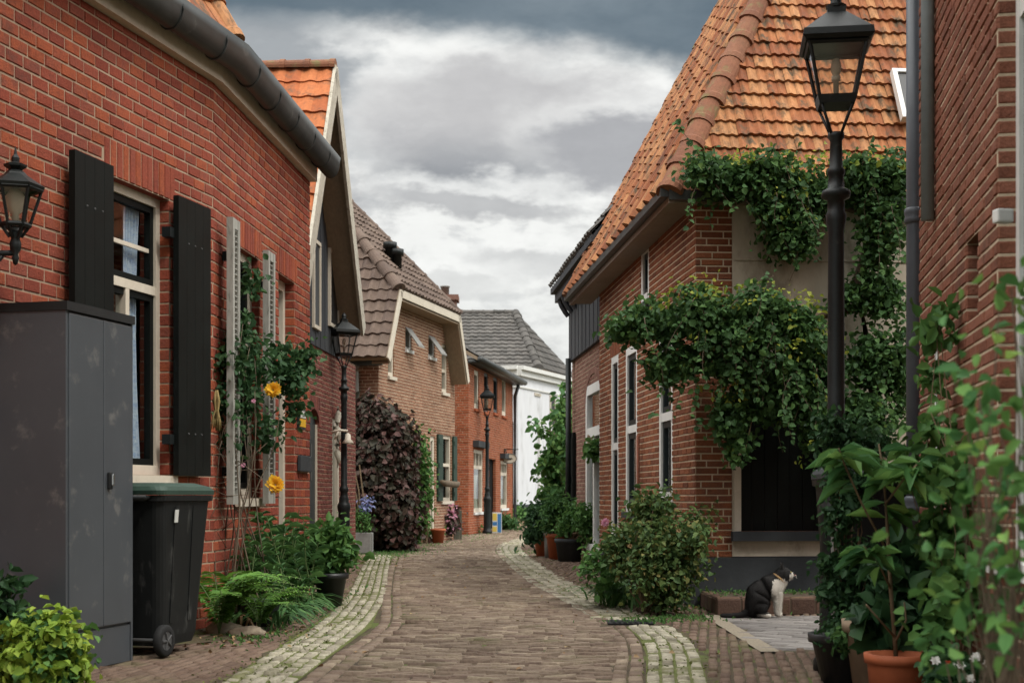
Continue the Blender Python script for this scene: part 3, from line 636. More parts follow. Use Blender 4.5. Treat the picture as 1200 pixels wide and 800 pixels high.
# roof planes + barge boards
OV = .36
def bp(D, z, o): return BW.pt(sB(D), z, o)
apx = bp(AP, ZA, OV); fl = bp(FL, ZE, OV); fr = bp(FR, ZE, OV)
Hn = np.array([-BW.n[0], -BW.n[1], 0])
for foot, nm in ((fl, 'near'), (fr, 'far')):
    V = unit(apx - foot); U = Hn; N = np.cross(U, V); N = N if N[2] > 0 else -N
    mm = tiles(foot + N * .03, U, V, N, 6.0, np.linalg.norm(apx - foot), .21, .29)
    mm.build('roof', M['tile_bright'], hB)
    m = MB(); slab(m, [foot, apx, apx + U * 6, foot + U * 6], .09); m.build('roof_boarding', M['wood_brown'], hB)
    out = -Hn
    m = MB(); q = N * .07; low = -N * .19; e = out * .04
    m.hexa([foot + low, foot + low + e, apx + low + e - V * .0, apx + low, foot + q, foot + q + e, apx + q + e, apx + q])
    m.build('barge_board', M['wood_barge'], hB)
mm = MB(); ridge(mm, apx + Z3 * .06, apx + Z3 * .06 + Hn * 6, .11, .33, Z3); mm.build('ridge', M['ridge_tile'], hB)

# ================================================================= HOUSE C: half-hipped brown roof
C0, C1 = np.array([-2.53, 27.0]), np.array([-1.286, 32.0]); CW = Wall(C0, C1); perp = np.array([-CW.n[0], -CW.n[1]])
CL = Wall(C0 + perp * 5, C0)
hC = thing('brick_house', (-3, 29, 0), 'pale brown brick house with brown half-hipped roof and cream fascia behind the purple hedge', 'house')
ZF, ZEc = 4.80, 3.66
so, eo = .35, .12
slope_s = lambda z: (-.32 + (z - 3.7) * .55, CW.L + .25 - (z - 3.7) * .4) if z > 3.7 else (0, CW.L)
ops = [CW.rect(475, 383, 482, 411), CW.rect(502, 394, 509, 421), CW.rect(517.5, 402, 524.5, 460), CW.rect(454.5, 388, 462, 441), CW.rect(504, 510, 509.5, 612), CW.rect(517, 509, 529, 585)]
ops[4] = (ops[4][0], ops[4][1], .05, ops[4][3])
mb, opC = brickwork(CW, ZF, .0625, .22, ops, lintels=False, srange=lambda z: (0, CW.L) if z < 3.55 else (max(0, (z - 3.55) / 1.85 - .55), CW.L - .10 - (z - 3.55) / 1.85), rd=.08)
brickwork(CL, 3.75, .0625, .22, mb=mb)
plain(mb, Wall(C1, C1 + perp * 5), 0, 3.7, m=0); plain(mb, Wall(C1 + perp * 5, C0 + perp * 5), 0, 3.7, m=0)
mb.build('wall', [M['brick_yellow'], M['mortar_pale']], hC)
for i, o in enumerate(opC):
    if i in (0, 1):
        w = window(hC, CW, o, rd=.05, frame='white', fw=.045, deep=.3)
        a, b, z0, z1 = o; m = MB(); n3 = np.array([*CW.n, 0])
        p0, p1 = CW.pt(a, z1 - .02, .0), CW.pt(b, z1 - .02, .0); q0, q1 = p0 + n3 * .28 - Z3 * .38, p1 + n3 * .28 - Z3 * .38
        t = np.array([0, 0, .03]); m.hexa([q0, q1, p1, p0, q0 + t, q1 + t, p1 + t, p0 + t]); m.build('open_casement', M['grey_pot'], w)  # opaque grey colour stands in for sky reflected in the casement glass
    elif i == 4: window(hC, CW, o, rd=.05, frame='cream', fw=.1, trans=(.75,), sill=False, name='door_frame')
    else: window(hC, CW, o, rd=.06, frame='cream', fw=.07, trans=(.55,) if i == 5 else (.45,), deep=.3)
a, b, z0, z1 = opC[5]
for (s0, s1) in ((a - .36, a - .02), (b + .02, b + .30)):
    m = MB(); wbox(m, CW, s0, s1, z0, z1, .012, .05)
    for z in (z0 + .1, (z0 + z1) / 2, z1 - .2): wbox(m, CW, s0 + .04, s1 - .04, z, z + .1, .05, .06)
    m.build('shutter', M['green_paint'], hC)
m = MB(); m.tube([CW.pt(a - .42, z0 + .42, .13), CW.pt(a - .2, z0 + .38, .15), CW.pt(b - .1, z0 + .36, .15), CW.pt(b + .12, z0 + .40, .13)], [.04, .07, .07, .04], 10); m.build('window_box', M['bark'], hC, smooth=True)
# roof
oC = .35
qp = lambda s, z, o=oC: CW.pt(s, z, o)
eL = qp(-.55, 3.55); kL = qp(.19, ZF + .12); kR = qp(CW.L - .84, ZF + .12); eR = qp(CW.L - .10, 3.55)
RZ = 8.70; rs = 2.25; rC = CW.pt(rs, RZ, -3.1); rC2 = CW.pt(rs, RZ, -8)
eLb, eRb = CW.pt(-.55, 3.55, -8), CW.pt(CW.L - .10, 3.55, -8)
def roof_poly(par, corners, tw, ga, mt, amp=.022, name='roof', step=.03, prof='s', under='wood_brown'):
    """corners: eave start, eave end, then top end .. top start (3 or 4 points, planar)"""
    c = [np.array(p, float) for p in corners]; U = unit(c[1] - c[0]); N = np.cross(U, c[-1] - c[0]); N /= np.linalg.norm(N)
    if N[2] < 0: N = -N
    V = np.cross(N, U); V = V if V[2] > 0 else -V
    loc = [((p - c[0]) @ U, (p - c[0]) @ V) for p in c]; vm = max(v for _, v in loc)
    def edge(side):
        order = [0] + list(range(len(loc) - 1, 1, -1)) if side == 0 else list(range(1, len(loc)))
        pl = [loc[order[0]]]
        for q in order[1:]:
            if loc[q][1] > pl[-1][1] + .02: pl.append(loc[q])
            else: break
        def f(v):
            xs = [p[1] for p in pl]; ys = [p[0] for p in pl]
            return float(np.interp(v, xs, ys))
        return f
    umin, umax = edge(0), edge(1); lo = min(u for u, _ in loc); hi = max(u for u, _ in loc)
    mm = tiles(c[0] + U * lo + N * .02, U, V, N, hi - lo, vm, tw, ga, lambda v: umin(v) - lo, lambda v: umax(v) - lo, amp=amp, step=step, prof=prof)
    o = mm.build(name, M[mt], par)
    m = MB(); slab(m, c, .08); m.build('roof_boarding', M[under], par)
    return o, N
# near slope (faces the camera): eave from back to verge foot, verge up to the knee, hip to ridge end, ridge back
roof_poly(hC, [eLb, eL, kL, rC, rC2], .21, .25, 'tile_brown', amp=.04, step=.042)
_, Nh = roof_poly(hC, [kL, kR, rC], .21, .25, 'tile_brown', amp=.04, step=.042)
roof_poly(hC, [eR, eRb, rC2, rC, kR], .3, .35, 'tile_brown')
mm = MB(); ridge(mm, kL + Z3 * .05, rC + Z3 * .05, .13, .36, Z3); ridge(mm, kR + Z3 * .05, rC + Z3 * .05, .12, .36, Z3); ridge(mm, rC + Z3 * .05, rC2 + Z3 * .05, .12, .36, Z3); mm.build('hip_tiles', M['tile_brown'], hC)
m = MB(); n3 = np.array([*CW.n, 0]); e = n3 * .03
def board(p, q, w, up): m.hexa([p - up * w, p - up * w + e, q - up * w + e, q - up * w, p, p + e, q + e, q])
upL = unit(np.cross(n3, kL - eL)); upL = upL if upL[2] > 0 else -upL; upR = unit(np.cross(n3, eR - kR)); upR = upR if upR[2] > 0 else -upR
board(eL, kL, .15, upL); board(kL, kR, .15, Z3); board(kR, eR, .15, upR); m.build('fascia', M['cream'], hC)
m = MB(); i_ = n3 * -oC
for (p, q, up) in ((eL, kL, upL), (kL, kR, Z3), (kR, eR, upR)):
    a_ = p - up * .17; b_ = q - up * .17
    m.hexa([a_ - up * .03, b_ - up * .03, b_ - up * .03 + i_, a_ - up * .03 + i_, a_, b_, b_ + i_, a_ + i_])
m.build('soffit', M['wood_brown'], hC)
m = MB(); g0, g1 = CL.pt(0, 3.52, .16), CL.pt(CL.L + .12, 3.52, .16); m.tube([g0, g1], .075, 10); m.build('gutter', M['zinc'], hC, smooth=True)
pz = CL.pt(CL.L - .42, 0, .08); m = MB(); m.tube([pz + Z3 * .05, pz + Z3 * 3.3, pz + Z3 * 3.45 + np.array([.02, -.06, 0])], .05, 10); m.build('downpipe', M['shutter_pale'], hC, smooth=True)
for (px_, py_, h_) in ((457, 320, .62), (465, 324, .55)):
    b_ = P(px_, py_, 28.7); m = MB(); m.lathe(b_ - Z3 * .5, [(.10, 0), (.10, .5 + h_ - .12), (.14, .5 + h_ - .12), (.14, .5 + h_), (.06, .5 + h_)], 12); m.build('flue_pipe', M['iron'], hC, smooth=True)

# ================================================================= HOUSE D: small red brick house with a gutter
D0_, D1_ = np.array([-1.10, 36.0]), np.array([0.02, 43.2]); DW = Wall(D0_, D1_); pd = -DW.n
DL = Wall(D0_ + pd * 4, D0_); ZD = 4.42
hD = thing('brick_house', (-1.5, 39, 0), 'bright red brick house with low grey roof left of the white house', 'house')
ops = [DW.rect(555.5, 432, 561, 481), DW.rect(567, 436, 572, 483), DW.rect(578, 440, 583, 485), DW.rect(588, 441, 593, 487),
       DW.rect(555, 527, 566, 598), DW.rect(573, 536, 581, 600), DW.rect(586.5, 540, 594.5, 594)]
ops[5] = (ops[5][0], ops[5][1], .05, ops[5][3])
mb, opD = brickwork(DW, ZD, .0625, .22, ops, lintels=False, rd=.08); brickwork(DL, ZD, .0625, .22, mb=mb)
plain(mb, Wall(D1_, D1_ + pd * 4), 0, ZD, m=0); mb.build('wall', [M['brick_far'], M['mortar']], hD)
for i, o in enumerate(opD):
    if i == 5:
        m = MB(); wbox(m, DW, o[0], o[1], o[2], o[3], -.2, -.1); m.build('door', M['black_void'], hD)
    elif i < 4: window(hD, DW, o, rd=.05, frame='cream' if i in (0, 3) else 'dark_door', fw=.12 if i in (0, 3) else .09, deep=.3, sillm='brick_far')
    else: window(hD, DW, o, rd=.05, frame='cream', fw=.09, trans=(.72,), mull=((.33, 1, 2), (.66, 1, 2)), sillm='white', deep=.4, curtain=('curtain', .1, .9, .0, .6))
a, b, z0, z1 = opD[4]; m = MB(); wbox(m, DW, a - .12, b + .12, z1 + .06, z1 + .22, -.01, .16); m.build('lintel', M['plinth'], hD)
a, b, z0, z1 = opD[6]; m = MB(); wbox(m, DW, a - .12, b + .12, z1 + .06, z1 + .2, -.01, .16); m.build('lintel', M['plinth'], hD)
rd0, rd1 = DW.pt(-.15, 4.46, .3), DW.pt(DW.L + .2, 4.46, .3); rt0, rt1 = DW.pt(-.15, 5.85, -2.1), DW.pt(DW.L + .2, 5.85, -2.1)
roof_poly(hD, [rd0, rd1, rt1, rt0], .28, .33, 'tile_grey')
rb0, rb1 = DW.pt(-.15, 4.46, -4.5), DW.pt(DW.L + .2, 4.46, -4.5); m = MB(); slab(m, [rb0, rb1, rt1, rt0], .08); m.build('rear_roof', M['tile_grey'], hD)
m = MB(); m.add([DL.pt(0, ZD), DL.pt(4, ZD), DL.pt(2, 5.75)], [(0, 1, 2)]); m.build('gable', M['brick_far'], hD)
m = MB(); m.tube([DW.pt(-.2, 4.42, .34), DW.pt(DW.L + .25, 4.42, .34)], .08, 10); wbox(m, DW, -.12, DW.L + .1, 4.33, 4.41, .0, .3); m.build('gutter', M['zinc'], hD, smooth=True)
dp = DW.pt(DW.L - .05, 0, .08); m = MB(); m.tube([dp + Z3 * .02, dp + Z3 * 4.0, dp + Z3 * 4.3 + np.array([.1, -.2, 0])], .055, 10); m.build('downpipe', M['pipe'], hD, smooth=True)
cb = P(521.5, 372, 38); m = MB(); ch = MB()
ch.box((cb[0], cb[1], cb[2] + .0), (.62, .62, 1.1)); ch.box((cb[0], cb[1], cb[2] + .5), (.74, .74, .14)); chm = ch.build('chimney', M['brick_dull'], hD)
m.lathe((cb[0], cb[1], cb[2] + .56), [(.11, 0), (.11, .24), (.13, .24), (.13, .28), (.05, .28)], 12); m.build('chimney_pot', M['grey_pot'], chm, smooth=True)

# ================================================================= HOUSE E: white house far behind
E0, E1 = np.array([.25, 58.0]), np.array([3.6, 67.0]); EW = Wall(E0, E1); EL = Wall(np.array([-5, 59.2]), E0)
hE = thing('white_house', (1, 62, 0), 'white rendered house with big grey hipped roof at the end of the street', 'house')
TE = 5.9
opsE = [EW.rect(626, 460, 633, 464.5), EW.rect(644, 463, 650, 500)]
mb = MB(); plain(mb, EL, 0, TE); plain(mb, EW, 0, TE)
plain(mb, Wall(E1, E1 + np.array([-6, 3])), 0, TE); mb.build('wall', M['render_white'], hE)
for (x0, y0, x1, y1) in ((626, 460, 633, 464.5), (644, 463, 650, 500)):
    a, b, z0, z1 = EW.rect(x0, y0, x1, y1); m = MB(); f = .08
    for (p, q, u, v) in ((a, a + f, z0, z1), (b - f, b, z0, z1), (a + f, b - f, z0, z0 + f), (a + f, b - f, z1 - f, z1)): wbox(m, EW, p, q, u, v, .0, .05)
    w = m.build('window', M['cream'], hE); m = MB(); wbox(m, EW, a + f, b - f, z0 + f, z1 - f, .004, .02); m.build('pane', M['black_pot'], w)
m = MB(); 
for Wl, a_, b_ in ((EW, -.0, EW.L), (EL, EL.L - 1.0, EL.L)):
    wbox(m, Wl, a_, b_, TE - .02, TE + .22, -.3, .14); wbox(m, Wl, a_, b_, TE + .22, TE + .38, -.3, .26); wbox(m, Wl, a_, b_, TE - .5, TE - .44, -.02, .05)
m.build('cornice', M['white'], hE)
m = MB(); wbox(m, EW, 0, EW.L, 0, .62, .003, .04); wbox(m, EL, 0, EL.L - .0, 0, .62, .003, .04); m.build('plinth', M['plinth'], hE)
m = MB(); a, b, z0, z1 = EW.rect(630, 500, 632, 598); wbox(m, EW, a, b, .62, 4.2, .0, .1); m.build('pilaster', M['white'], hE)
q = EL.pt(EL.L - .25, 0, .1); m = MB(); m.tube([q, q + Z3 * 4.0], .075, 10); m.build('downpipe', M['iron'], hE, smooth=True)
rE = P(604, 367, 66); cE = P(631, 431, 61); rE0 = rE + np.array([-9, 0, 0]); cE0 = np.array([-9, cE[1], cE[2]])
fE = P(676, 444, 68.5)
roof_poly(hE, [cE0, cE, rE, rE0], .34, .40, 'tile_grey', amp=.03, step=.05)
roof_poly(hE, [cE, fE, rE], .34, .40, 'tile_grey', amp=.03, step=.05)
mm = MB(); ridge(mm, cE + Z3 * .05, rE + Z3 * .08, .2, .5, Z3); ridge(mm, rE0 + Z3 * .05, rE + Z3 * .05, .17, .5, Z3); mm.build('hip_tiles', M['tile_grey'], hE)
m = MB(); slab(m, [cE0 + np.array([0, -1.4, -1.3]), np.array([.2, cE[1] - 1.4, cE[2] - 1.3]), np.array([.2, cE[1], cE[2]]), cE0], .1); m.build('lower_roof', M['tile_grey'], hE)

# ================================================================= HOUSE F: corner house, orange hipped roof
FCo = np.array([1.65, 12.8]); FLw = Wall(np.array([1.143, 18.5]), FCo); dFf = unit([1, .089]); FFw = Wall(FCo, FCo + dFf * 4.2)
hF = thing('corner_house', (2.5, 15, 0), 'brick corner house with weathered orange hipped roof and creeper over its front', 'house')
TF = 3.625
ops = [FLw.rect(716.5, 420, 725, 632), FLw.rect(733.5, 407, 747, 597), FLw.rect(772.5, 390, 788.5, 588), FLw.rect(751.5, 288, 761, 352)]
mb, opF = brickwork(FLw, TF, .0625, .205, ops, rd=.05)
pier = Wall(FCo, FCo + dFf * .335); brickwork(pier, TF, .0625, .205, z0=.4375, mb=mb)
bF = FFw.p1; bk = bF + np.array([-.5, 5.7]); 
for p, q in ((bF, bk), (bk, FLw.p0)): plain(mb, Wall(p, q), 0, TF, m=0)
mb.build('wall', [M['brick_corner'], M['mortar_pale']], hF)
for i, o in enumerate(opF): window(hF, FLw, o, rd=.03, frame='white', fw=.085, sash='dark_door', trans=(.5,) if i < 3 else (), deep=.4, sillm='plinth')
m = MB(); zs = FFw.px(868, 622)[1]
a0 = FFw.px(868, 500)[0]; a1 = FFw.px(972, 500)[0]; ztop = FFw.px(900, 455)[1]
s0 = .337
wbox(m, FFw, s0, a0 - .06, .45, TF, -.1, .012); wbox(m, FFw, a0 - .06, a1 + .06, ztop + .06, TF, -.1, .01); wbox(m, FFw, a1 + .06, 4.2, .45, TF, -.1, .01); wbox(m, FFw, a0 - .06, a1 + .06, .45, zs - .09, -.1, .009)
m.build('plaster_wall', M['plaster'], hF)
m = MB(); wbox(m, FFw, a0 - .06, a0, zs, ztop + .06, -.06, .02); wbox(m, FFw, a1, a1 + .06, zs, ztop + .06, -.06, .02); wbox(m, FFw, a0, a1, ztop, ztop + .06, -.06, .02)
dw = m.build('hatch', M['cream'], hF); dw['label'] = 'dark wide opening with cream frame above the black sill'
m = MB(); n_ = 7
for i in range(n_): wbox(m, FFw, a0 + (a1 - a0) * i / n_ + .003, a0 + (a1 - a0) * (i + 1) / n_ - .003, zs, ztop, -.075, -.052 + .002 * (i % 2))
m.build('door_leaf', M['black_paint'], dw)
m = MB(); 
wbox(m, FFw, a0 - .09, a1 + .05, zs - .088, zs - .002, -.05, .09); m.build('sill', M['plinth'], dw)
m = MB(); wbox(m, FFw, -.012, 4.2, -.005, .44, -.2, .016); wbox(m, FLw, 0, FLw.L, -.005, .30, -.2, .012); m.build('plinth', M['plinth'], hF)
m = MB(); wbox(m, FFw, .36, 4.1, FFw.px(900, 303)[1] - .02, FFw.px(900, 303)[1], .0, .02); m.build('string_line', M['plaster'], hF)
# roof
ov, ovf, ze = .27, .12, 3.68
kk = np.linalg.inv(np.array([FLw.n, FFw.n])); 
def fo(a, b): return FCo + kk @ np.array([a, b])     # corner pushed out by a (left face) and b (front face)
ec = np.array([*fo(ov, ovf), ze]); pf = math.tan(math.radians(62))
run = 2.35
rc = np.array([*fo(ov - run, ovf - run), ze + run * pf])
eLf = np.array([*(fo(ov, ovf) - FLw.d * (FLw.L + .95)), ze]); rLf = rc + np.array([*(-FLw.d * 4.9), 0])
eRt = np.array([*(fo(ov, ovf) + FFw.d * 4.3), ze]); rRt = np.array([*(fo(ov - run, ovf - run) + FFw.d * 2.9), ze + run * pf])
roof_poly(hF, [ec, eRt, rRt, rc], .088, .165, 'tile_orange', amp=.017, step=.032)
rlv = eLf + (rc - ec) * 0 + np.array([*(-FLw.n * run), run * pf])
roof_poly(hF, [eLf, ec, rc, rlv], .38, .29, 'tile_orange', amp=.10, step=.022)
mm = MB(); ridge(mm, ec + Z3 * .03, rc + Z3 * .05, .115, .29, Z3); mm.build('hip_tiles', M['ridge_tile'], hF)
mm = MB(); NL = unit(np.array([*(FLw.n * math.sin(math.radians(62))), math.cos(math.radians(62))])); ridge(mm, eLf + NL * .06, rlv + NL * .06, .10, .29, NL); mm.build('verge_tiles', M['ridge_tile'], hF)
m = MB()      # boxed eaves: soffit panels, gutter edge
nS = 14; Lw = FLw.L + .95
for i in range(nS):
    a_ = -.95 + Lw * i / nS + .004; b_ = -.95 + Lw * (i + 1) / nS - .004; b_ = min(b_, FLw.L + .1); wbox(m, FLw, a_, b_, ze - .07, ze - .05, -.02, ov - .05)
wbox(m, FFw, -ov + .0, 4.2, ze - .07, ze - .045, .0, ovf - .03)
m.build('soffit', M['soffit'], hF)
m = MB(); wbox(m, FLw, -.98, FLw.L + .13, ze - .085, ze + .005, ov - .06, ov + .0); m.build('eaves_board', M['soffit'], hF)
m = MB(); wbox(m, FLw, -.98, FLw.L + .14, ze - .03, ze + .045, ov + .002, ov + .075); wbox(m, FFw, -ov, 4.2, ze - .06, ze + .03, ovf, ovf + .05); m.build('gutter', M['zinc'], hF)
sk0 = P(1053, 62, 13.2); m = MB()
U = np.array([*FFw.d, 0]); V = unit(rc - ec - U * ((rc - ec) @ U)); N = unit(np.cross(U, V))
N = N if N[2] > 0 else -N
okk = sk0 + 0 * N; so_ = (ec - sk0) @ N; okk = sk0 + N * (so_ + .10)
for (u0, u1, v0, v1) in ((0, .7, -.04, .0), (0, .7, -.60, -.56), (0, .045, -.56, -.04), (.655, .7, -.56, -.04)):
    m.hexa([okk + U * u0 + V * v0, okk + U * u1 + V * v0, okk + U * u1 + V * v1, okk + U * u0 + V * v1] + [okk + U * u + V * v + N * .07 for u, v in ((u0, v0), (u1, v0), (u1, v1), (u0, v1))])
sk = m.build('skylight', M['white'], hF); m = MB(); m.hexa([okk + U * u + V * v + N * h for h in (.01, .05) for u, v in ((.045, -.56), (.655, -.56), (.655, -.04), (.045, -.04))]); m.build('pane', M['black_pot'], sk)
m = MB(); p_ = FLw.px(753, 520); q_ = FLw.pt(p_[0], .4, .05); m.tube([q_, q_ + Z3 * 1.25], .018, 8); m.build('pipe', M['brick_house'], hF, smooth=True)
# low brick step
st = thing('brick_step', (2.6, 12.3, 0), 'low mossy brick step along the dark plinth behind the cat', 'step')
m = MB(); x0, x1, y0, y1, zt = 1.72, 3.6, 11.93, 12.78, .145
m.hexa([(x0, y0, -.01), (x1, y0 + .1, -.01), (x1, y1 + .1, -.01), (x0 - .02, y1, -.01), (x0, y0, zt - .012), (x1, y0 + .1, zt - .012), (x1, y1 + .1, zt - .012), (x0 - .02, y1, zt - .012)]); m.build('core', M['mud'], st)
m = MB(); Wf = Wall((x0, y0), (x1, y0 + .1)); Wl_ = Wall((x0 - .02, y1), (x0, y0))
for Wq in (Wf, Wl_):
    n3 = np.array([*Wq.n, 0]); d3 = np.array([*Wq.d, 0]); s = 0
    while s < Wq.L - .02:
        l = min(.21, Wq.L - s); frus(m, Wq.pt(s, -.005, -.002), d3, Z3, n3, l - .008, .135, 0, .008, .008); frus(m, Wq.pt(s, zt - .012, 0), d3, -n3, Z3, l - .008, .1, 0, .010, .008); s += .21
m.build('edging', M['step_brick'], st)

# ================================================================= HOUSE G: behind F with black jetty
G0, G1 = np.array([.985, 23.2]), np.array([1.36, 18.55]); GW = Wall(G0, G1)
hG = thing('brick_house', (2, 21, 0), 'narrow dull brick house with black boarded upper floor behind the corner house', 'house')
od = GW.rect(687, 452, 705, 640); od = (od[0], min(od[1], GW.L - .1), .1, 2.62)
mb, opG = brickwork(GW, 3.2, .0625, .22, [od], lintels=False, rd=.03); gp1 = Wall(np.array([4, 23.6]), G0); plain(mb, Wall(G1, np.array([4, 18.9])), 0, 3.2, m=0)
mb.build('wall', [M['brick_dull'], M['mortar']], hG)
a, b, z0, z1 = opG[0]; gdo = window(hG, GW, (a, b, z0, z1), rd=.02, frame='white', fw=.14, trans=(.72,), mull=((.5, 0, 1),), sill=False, name='arched_door')
m = MB(); ar = (b - a) / 2; k = 14
for i in range(k):
    t0, t1 = math.pi * i / k, math.pi * (i + 1) / k
    m.hexa([GW.pt((a + b) / 2 + r_ * math.cos(t), z1 - .25 + r_ * .5 * math.sin(t), o) for o in (.014, -.08) for (r_, t) in ((ar - .02, t0), (ar + .16, t0), (ar + .16, t1), (ar - .02, t1))])
m.build('door_arch', M['brick_dull'], hG)
m = MB(); a_, b_, u, v = GW.rect(671.5, 500, 683.5, 604); wbox(m, GW, -.03, .55, .55, 2.0, .015, .06); wbox(m, GW, .02, .5, .62, 1.2, .06, .068); wbox(m, GW, .02, .5, 1.3, 1.92, .06, .068); m.build('shutter', M['black_paint'], hG)
m = MB(); nb_ = 22
for i in range(nb_):
    s0, s1 = GW.L * i / nb_, GW.L * (i + 1) / nb_; wbox(m, GW, s0 + .004, s1 - .004, 3.16, 4.16, -.1, .06 + .008 * (i % 2))
Wn = Wall(G0 + np.array([.5, .05]), G0)
m.build('upper_boards', M['wood_black'], hG)
m = MB(); wbox(m, GW, -.25, GW.L, 4.16, 4.30, -.1, .26); wbox(m, GW, -.28, GW.L + .02, 4.30, 4.39, -.1, .33); m.build('eaves', M['wood_black'], hG)
for i in range(9):
    m = MB(); s = .1 + i * .5; pts = [GW.pt(s, 3.90, .08), GW.pt(s, 3.97, .13), GW.pt(s, 4.07, .19), GW.pt(s, 4.17, .22)]; m.tube(pts, [.04, .045, .045, .05], 6)
    m.build('corbel', M['wood_black'], hG)
e0, e1 = GW.pt(-.3, 4.40, .30), GW.pt(GW.L, 4.40, .30); t0, t1 = GW.pt(-.3, 5.7, -.80), GW.pt(GW.L, 5.7, -.80)
roof_poly(hG, [e0, e1, t1, t0], .25, .3, 'tile_grey', amp=.04, step=.04, under='wood_black')
m = MB(); slab(m, [t0, t1, GW.pt(GW.L, 4.4, -2.6), GW.pt(-.3, 4.4, -2.6)], .08); m.build('rear_roof', M['tile_grey'], hG)
m = MB(); sn = GW.pt(GW.L * .06, 0, .1); m.tube([sn + Z3 * .1, sn + Z3 * 3.2], .045, 8); m.build('downpipe', M['iron'], hG, smooth=True)

# ================================================================= HOUSE H: brick wall, right foreground
H0 = np.array([2.41, 8.4]); dH = unit([-.155, -1]); HWl = Wall(H0, H0 + dH * 5.6)
hH = thing('brick_house', (3.5, 6, 0), 'dark red brick house with grey downpipe, nearest on the right edge', 'house')
sD = lambda D: (8.4 - D) / -dH[1]
ops = [(sD(5.93), sD(4.5), .75, 4.4), HWl.rect(1133, 285, 1147, 362), HWl.rect(1086, -200, 1093.5, 262)]
ops[2] = (ops[2][0], ops[2][1], ops[2][2], 5.05)
mb, opH = brickwork(HWl, 5.2, .0625, .22, ops, lintels=False, rd=.11); 
hb = [HWl.p1, HWl.p1 + np.array([5, -.5]), H0 + np.array([5, 0]), H0]
for p, q in zip(hb[:-1], hb[1:]): plain(mb, Wall(p, q), 0, 5.2, m=0)
mb.build('wall', [M['brick_house'], M['mortar_pale']], hH)
window(hH, HWl, opH[0], rd=.10, frame='white', fw=.07, sash='green_paint', trans=(.30, .62), mull=(.5,), sillm='white', deep=.6)
for o in opH[1:]:
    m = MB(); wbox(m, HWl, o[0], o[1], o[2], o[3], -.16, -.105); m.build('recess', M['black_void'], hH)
rH = math.atan2(dH[0], dH[1])
q = HWl.pt(-.10, 0, .02); m = MB(); m.tube([q + Z3 * .0, q + Z3 * 5.4], .048, 16); 
for z in (.9, 2.62, 4.2): m.lathe(q + Z3 * z, [(.05, 0), (.06, .01), (.06, .03), (.055, .045), (.06, .06), (.06, .085), (.05, .095)], 16)
m.build('downpipe', M['pipe'], hH, smooth=True)
q = HWl.pt(HWl.px(1097, 100)[0], 0, .045); zb = HWl.px(1097, 258)[1]; m = MB(); m.tube([q + Z3 * zb, q + Z3 * 5.3], .036, 12); m.build('downpipe', M['pipe_pale'], hH, smooth=True)
q = HWl.pt(HWl.px(1100, 500)[0], 0, .012); m = MB(); m.tube([q + Z3 * .2, q + Z3 * HWl.px(1100, 400)[1]], .0075, 6); m.build('cable', M['white'], hH, smooth=True)
m = MB(); s_ = sD(5.66); m.bbox(HWl.pt(s_, 1 + (580 - 253) / F_PX * 5.66, .03), (.07, .05, .055), rH, b=.008); m.build('bracket', M['white'], hH)
m = MB(); wbox(m, HWl, -.2, 5.8, 5.2, 5.35, -.3, .3); m.build('eaves', M['soffit'], hH)
m = MB(); slab(m, [HWl.pt(-.2, 5.36, .3), HWl.pt(5.8, 5.36, .3), HWl.pt(5.8, 8, -2), HWl.pt(-.2, 8, -2)], .1); m.build('roof', M['tile_orange'], hH)
